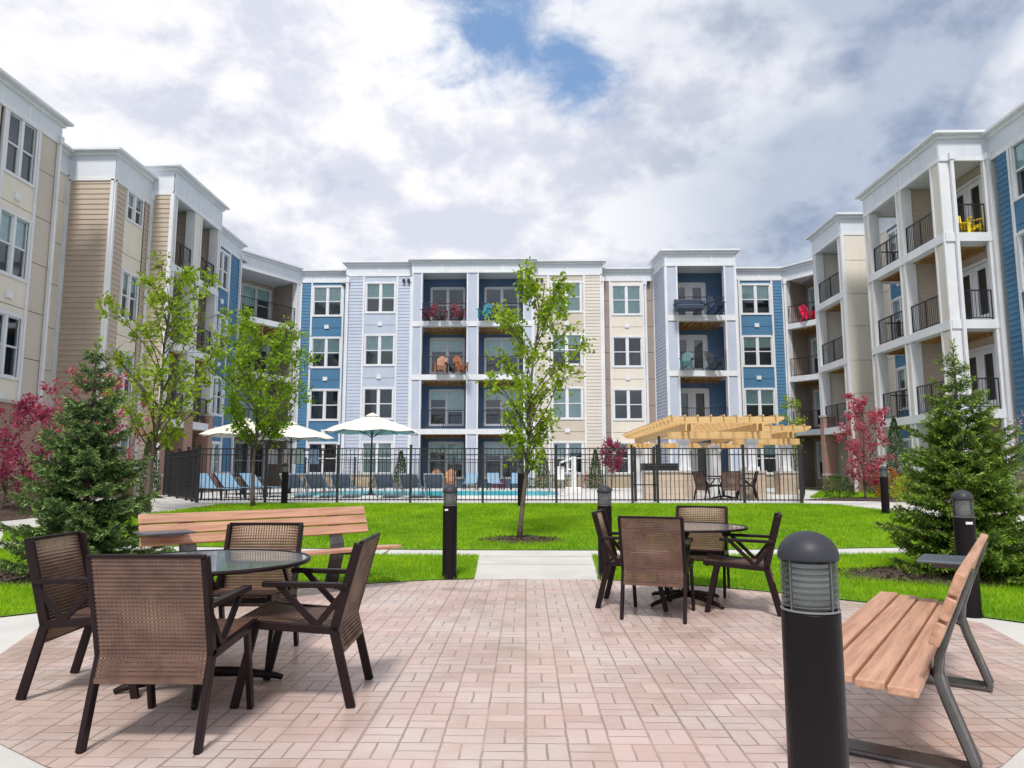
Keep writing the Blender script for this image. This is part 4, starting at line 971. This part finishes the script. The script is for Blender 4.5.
# ------------------------------------------------------------------ trees and plants
def norm(v): return v/max(np.linalg.norm(v), 1e-9)
def make_tree(name, label, cat, loc, H, z0, prof, lean, nl, leafm, ll, lw, trunk_r, sub=7, per=12, seed=1, group=None, multi=1, spread_start=.0, clump=.16, dens=1.0):
    """prof(u) -> crown radius at height fraction u between z0 and H"""
    global rng
    rr = np.random.default_rng(seed); rng_keep = rng; rng = rr
    t = thing(name, label, cat, loc, 0, group)
    tm = MB(); lm = MB(); top = Vector((lean[0], lean[1], H*.93))
    def trunk_pt(z): u = z/H; return Vector((lean[0]*u**1.3+.03*math.sin(z*2+seed), lean[1]*u+.03*math.cos(z*1.7+seed), z))
    zs = np.linspace(0, H*.95, 16); tm.tube([trunk_pt(z) for z in zs], [trunk_r*(1.25 if i == 0 else 1)*(1-.88*(z/H)**.8)+.004 for i, z in enumerate(zs)], 9)
    P, D, SZ = [], [], []
    def twig(a, b, r0, depth):
        a, b = Vector(a), Vector(b); n = 5; pts = []; off = Vector(rr.normal(0, 1, 3))*(b-a).length*.05
        for i in range(n+1): u = i/n; p = a.lerp(b, u)+off*math.sin(math.pi*u)+Vector((0, 0, (b-a).length*.10*math.sin(math.pi*u*.9)*(1 if depth < 2 else .2))); pts.append(p)
        lm.tube(pts, [r0*(1-.75*i/n)+.0015 for i in range(n+1)], 5 if depth < 2 else 3)
        return pts
    for i in range(nl):
        u = ((i+.5)/nl); zt = z0+(H-z0)*(u**.85)*.98+rr.normal(0, .04)*(H-z0)
        zt = min(max(zt, z0), H); uu = (zt-z0)/(H-z0)
        ang = i*2.399+rr.normal(0, .35); rad = prof(uu)*rr.uniform(.72, 1.08)
        zb = max(z0*.72, zt-(rad*.9+.25)*(1.05-.35*uu)) if uu < .97 else H*.8
        zb = min(zb, H*.9); a = trunk_pt(zb); c = trunk_pt(min(zt, H*.95))
        tip = Vector((c.x+rad*math.cos(ang), c.y+rad*math.sin(ang), zt))
        L = (tip-a).length; pts = twig(a, tip, trunk_r*.38*(1-.6*uu), 0)
        for k in range(sub):
            v = rr.uniform(.25, 1.); idx = min(int(v*5), 4); q = pts[idx].lerp(pts[idx+1], v*5-idx)
            d = Vector((rr.normal(), rr.normal(), rr.normal()*.8+.45)).normalized()+(tip-a).normalized()*.7; d.normalize()
            sl = (.22+.32*rr.random())*min(L*.55, 1.0)*(1.15-v*.4); e = q+d*sl; tp = twig(q, e, .008, 2)
            m = max(2, int(per*dens*rr.uniform(.5, 1.4)))
            for _ in range(m):
                x = rr.uniform(.15, 1.05); c2 = q.lerp(e, x); P.append(np.array(c2)+rr.normal(0, clump*.45, 3)); dd = np.array(d)*.5+rr.normal(0, .8, 3); dd[2] -= .25; D.append(dd)
        for _ in range(int(per*.8*dens)): P.append(np.array(tip)+rr.normal(0, clump*.5, 3)); D.append(rr.normal(0, 1, 3))
    P = np.array(P); D = np.array(D); N = len(P)
    V = leaves(P, D, ll*rr.uniform(.6, 1.25, N), lw*rr.uniform(.6, 1.2, N))
    part('trunk', tm, bark, t, smooth=True); part('limbs', lm, bark, t, smooth=True)
    cl = .5+.5*np.sin(P[:, 0]*4.1+seed)*np.sin(P[:, 1]*3.7)*np.sin(P[:, 2]*3.1+1)
    link('crown', fast_mesh('crown', V, leafm, np.clip(rr.uniform(0, 1, N)*.65+cl*.35, 0, 1)), t)
    rng = rng_keep; return t
GR = 'young trees on the lawn'
make_tree('young_tree', 'slim young tree with lime green leaves and narrow oval crown, centre of the lawn', 'tree', (-.09, 12.8, .08), 4.85, 1.5, lambda u: .14+.78*math.sin(math.pi*min(u*.80+.04, 1))**.9*(1-.12*u), (.44, .0), 34, lime, .095, .063, .045, sub=9, per=13, seed=5, group=GR, clump=.11)
make_tree('young_tree', 'tallest young tree with airy light green crown before the left wing', 'tree', (-9.0, 17.2, .32), 6.05, 1.9, lambda u: .2+1.55*math.sin(math.pi*min(u*.84+.06, 1))**.8*(1-.22*u), (.35, .0), 34, lime, .125, .082, .06, sub=9, per=12, seed=9, group=GR, clump=.15)
make_tree('young_tree', 'young tree with a dense rounded green crown before the left corner balconies', 'tree', (-7.03, 18.6, .38), 4.95, 1.95, lambda u: .18+1.2*math.sin(math.pi*min(u*.78+.08, 1))**.8*(1-.10*u), (.12, .0), 34, midleaf, .115, .075, .055, sub=9, per=17, seed=21, group=GR, clump=.15)
GRD = 'red leaved ornamental trees'
make_tree('red_maple', 'purple red small tree at the left edge of the picture', 'tree', (-12.4, 17.0, .3), 2.75, .7, lambda u: .35+.75*math.sin(math.pi*min(u*.85+.1, 1)), (.1, 0), 22, purpleleaf, .11, .07, .03, sub=6, per=14, seed=31, group=GRD)
make_tree('red_maple', 'pinkish red tree peeping out on both sides of the left spruce', 'tree', (-11.3, 18.6, .4), 3.6, .9, lambda u: .4+1.1*math.sin(math.pi*min(u*.85+.1, 1)), (-.1, 0), 26, redleaf, .12, .075, .035, sub=6, per=12, seed=33, group=GRD)
make_tree('red_maple', 'slender pink red tree before the brick pier of the right wing', 'tree', (10.35, 22.4, .42), 3.3, .55, lambda u: .22+.62*math.sin(math.pi*min(u*.85+.1, 1)), (.05, 0), 24, redleaf, .10, .06, .03, sub=7, per=15, seed=35, group=GRD, clump=.12)
make_tree('red_maple', 'small dark plum tree against the beige wall behind the barbecue', 'tree', (3.95, 33.5, .42), 2.35, 1.1, lambda u: .2+.4*math.sin(math.pi*min(u*.85+.1, 1)), (0, 0), 16, purpleleaf, .13, .08, .03, sub=6, per=12, seed=37, group=GRD)
make_tree('young_tree', 'thin upright green tree sprouting above the lower pergola', 'tree', (12.6, 34.2, .42), 4.6, 1.2, lambda u: .18+.42*math.sin(math.pi*min(u*.85+.1, 1)), (-.1, 0), 18, lime, .13, .08, .03, sub=5, per=9, seed=39)
make_tree('leafy_shrub', 'pale flowering shrub beside the right spruce before the wing', 'shrub', (13.3, 19.5, .42), 2.4, .3, lambda u: .25+.6*math.sin(math.pi*min(u*.85+.1, 1)), (0, 0), 14, leaf_mat('pale_pink_leaf', (.40, .22, .18), (.62, .48, .42), .3), .09, .05, .02, sub=5, per=6, seed=41)

def make_spruce(label, loc, H, Rb, m, seed, group, rz=0., leader=.16):
    global rng
    rr = np.random.default_rng(seed); keep = rng; rng = rr
    t = thing('spruce_tree', label, 'tree', loc, rz, group)
    tm = MB(); tm.tube([(0, 0, 0), (0, 0, H*.4), (0, 0, H*.8), (0, 0, H*.98)], [.045, .032, .014, .005], 8)
    bmsh = MB(); P, D, L, T = [], [], [], []
    def add(p, d, l, tint): P.append(p); D.append(d); L.append(l); T.append(tint)
    def needles(a, b, tint0, n):
        ax = norm(b-a)
        for i in range(n):
            x = (i+rr.random())/n; p = a+(b-a)*x; s = norm(np.cross(ax, rr.normal(size=3)))
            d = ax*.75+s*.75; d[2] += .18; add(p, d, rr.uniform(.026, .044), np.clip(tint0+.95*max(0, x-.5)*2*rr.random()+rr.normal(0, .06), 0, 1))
    z = .10
    while z < H*.95:
        u = z/H; rad = Rb*(1-u)**.9*(1 if u < .5 else 1-1.05*(u-.5))*(1 if u > .08 else .85)+.05
        nb = int(max(5, 12*(1-u)+4))
        if u > 1-leader: nb = 5
        a0 = rr.uniform(0, 6.28)
        for k in range(nb):
            ang = a0+2*math.pi*k/nb+rr.normal(0, .16); r = rad*rr.uniform(.62, 1.18); up = .05+.75*u**1.6
            zz = z+rr.normal(0, .03); out = np.array([math.cos(ang), math.sin(ang), 0.]); side = np.array([-math.sin(ang), math.cos(ang), 0.])
            n = 6; bp = []
            for i in range(n+1):
                x = i/n; bp.append(out*r*x+np.array([0, 0, zz+r*up*x-.16*r*math.sin(math.pi*x*.7)*(1-u)+.10*r*x**3])+side*.05*r*math.sin(x*3+k))
            bmsh.tube([tuple(q) for q in bp], [.010*(1-u)+.003-.002*i/n for i in range(n+1)], 4)
            stp = max(.035, .052)
            m_ = max(2, int(r/stp))
            for i in range(m_):
                x = .12+.88*(i+rr.random()*.5)/m_; fi = x*n; ii = min(int(fi), n-1); q = bp[ii]+(bp[ii+1]-bp[ii])*(fi-ii)
                tl = (.05+.24*(1-x)*min(r, .9)+.04)*rr.uniform(.7, 1.2)
                for s in (-1, 1):
                    d = norm(out*.75+side*s*.8+np.array([0, 0, rr.normal(.02, .16)])); e = q+d*tl; e[2] -= tl*.12
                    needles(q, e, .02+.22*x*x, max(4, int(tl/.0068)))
                    if tl > .13:
                        for s2 in (-1, 1):
                            q2 = q+(e-q)*rr.uniform(.4, .7); d2 = norm(d+np.cross(d, [0, 0, 1])*s2*.8); e2 = q2+d2*tl*.4; needles(q2, e2, .15+.3*x, 5)
            needles(bp[-3], bp[-1]+out*.04, .45, int(r*16)+7)
        z += (.125+.045*rr.random())*(1.0 if u < .7 else 1.45)
    for i in range(80): zz = H*(.80+.2*i/80); d = np.array([*rr.normal(0, 1, 2), .9]); add(np.array([0, 0, zz]), d, .05, .5)
    P, D, L, T = map(np.array, (P, D, L, T))
    part('trunk', tm, bark, t, smooth=True); part('branches', bmsh, bark, t)
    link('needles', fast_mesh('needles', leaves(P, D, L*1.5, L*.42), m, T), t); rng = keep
    return len(P)
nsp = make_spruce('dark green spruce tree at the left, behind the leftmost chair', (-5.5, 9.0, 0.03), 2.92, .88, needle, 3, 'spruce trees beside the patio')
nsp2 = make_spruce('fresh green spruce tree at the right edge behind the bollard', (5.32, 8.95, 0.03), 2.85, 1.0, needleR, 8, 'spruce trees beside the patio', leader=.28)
print('spruce quads', nsp, nsp2)
def make_cone(name, label, cat, loc, H, Rr, m, seed, n=2600, group=None, prof=None, ls=.07):
    rr = np.random.default_rng(seed); t = thing(name, label, cat, loc, 0, group)
    part('stem', MB().tube([(0, 0, 0), (0, 0, H*.9)], [.03, .008], 6), bark, t)
    u = rr.uniform(0.02, 1, n); a = rr.uniform(0, 6.28, n); pf = prof or (lambda u: (1-u)**.65*np.minimum(1, .6+u*3)); r = Rr*pf(u)*np.sqrt(rr.uniform(.35, 1, n))*(1+.15*np.sin(a*5+u*20))
    P = np.stack([r*np.cos(a), r*np.sin(a), u*H], 1); D = np.stack([np.cos(a)*.5, np.sin(a)*.5, np.ones(n)], 1)+rr.normal(0, .35, (n, 3))
    global rng; keep = rng; rng = rr; V = leaves(P, D, ls*rr.uniform(.6, 1.3, n), ls*.55*rr.uniform(.6, 1.2, n)); rng = keep
    link('foliage', fast_mesh('foliage', V, m, rr.uniform(0, 1, n)), t); return t
ball = lambda u: np.sqrt(np.clip(1-(2*u-.9)**2/1.25, .02, 1))
CG = 'clipped cypresses before the central block'
for i, (px, Yy, H, lab) in enumerate(((403, 36.6, 1.9, 'narrow dark cypress behind the slate loungers before the grey siding'), (543, 36.6, 2.0, 'narrow dark cypress just right of the young tree trunk'), (594, 36.6, 1.95, 'narrow dark cypress midway between the tree and the pergola'))):
    make_cone('cypress', lab, 'cypress', (fx(px, Yy), Yy, .41), H, .42, cypr, 50+i, group=CG)
make_cone('cypress', 'tall dark arborvitae left of the fence by the brick pier', 'arborvitae', (-12.9, 24.6, .4), 2.2, .42, cypr, 60)
make_cone('cypress', 'tall dark arborvitae before the right wing beside the orange shrub', 'arborvitae', (12.1, 23.9, .4), 2.6, .46, cypr, 61)
make_cone('leafy_shrub', 'orange leaved shrub at the foot of the right arborvitae', 'shrub', (11.2, 22.7, .4), .95, .45, orangel, 62, 900, prof=ball)
make_cone('leafy_shrub', 'yellow green shrub between the orange shrub and the spruce', 'shrub', (10.9, 20.9, .4), .75, .5, lime, 63, 900, prof=ball)
SG = 'low green shrubs along the walls'
spots = [(x, 37.9+.1*math.sin(i*3), .5+.15*math.sin(i*5), 'central block, number %s from the left') for i, x in enumerate(np.linspace(-11, 3.4, 10))]
ordn = ['first', 'second', 'third', 'fourth', 'fifth', 'sixth', 'seventh', 'eighth', 'ninth', 'tenth']
for i, (x, y, H, lab) in enumerate(spots):
    make_cone('leafy_shrub', 'low round shrub at the foot of the central block, %s from the left' % ordn[i], 'shrub', (x, y, .41), H+.1, .45, shrubl if i % 3 else purpleleaf, 70+i, 500, SG, ball)
for i, (x, y, lab) in enumerate(((12.9, 25.6, 'low shrub beside the porch column of the right wing'), (13.3, 27.6, 'low shrub between two porch columns of the right wing'), (13.0, 30.8, 'low shrub beside the brick pier of the right wing'), (-13.2, 21.3, 'low shrub behind the red trees by the brick wall'), (-14.0, 19.8, 'low shrub at the left edge below the brick wall'), (-11.2, 16.6, 'small green shrub below the purple tree at the left edge'), (9.9, 23.2, 'small green shrub at the foot of the slender pink red tree'))):
    make_cone('leafy_shrub', lab, 'shrub', (x, y, .4 if y > 19 else G(y)), .7, .5, shrubl, 90+i, 700, SG, ball)
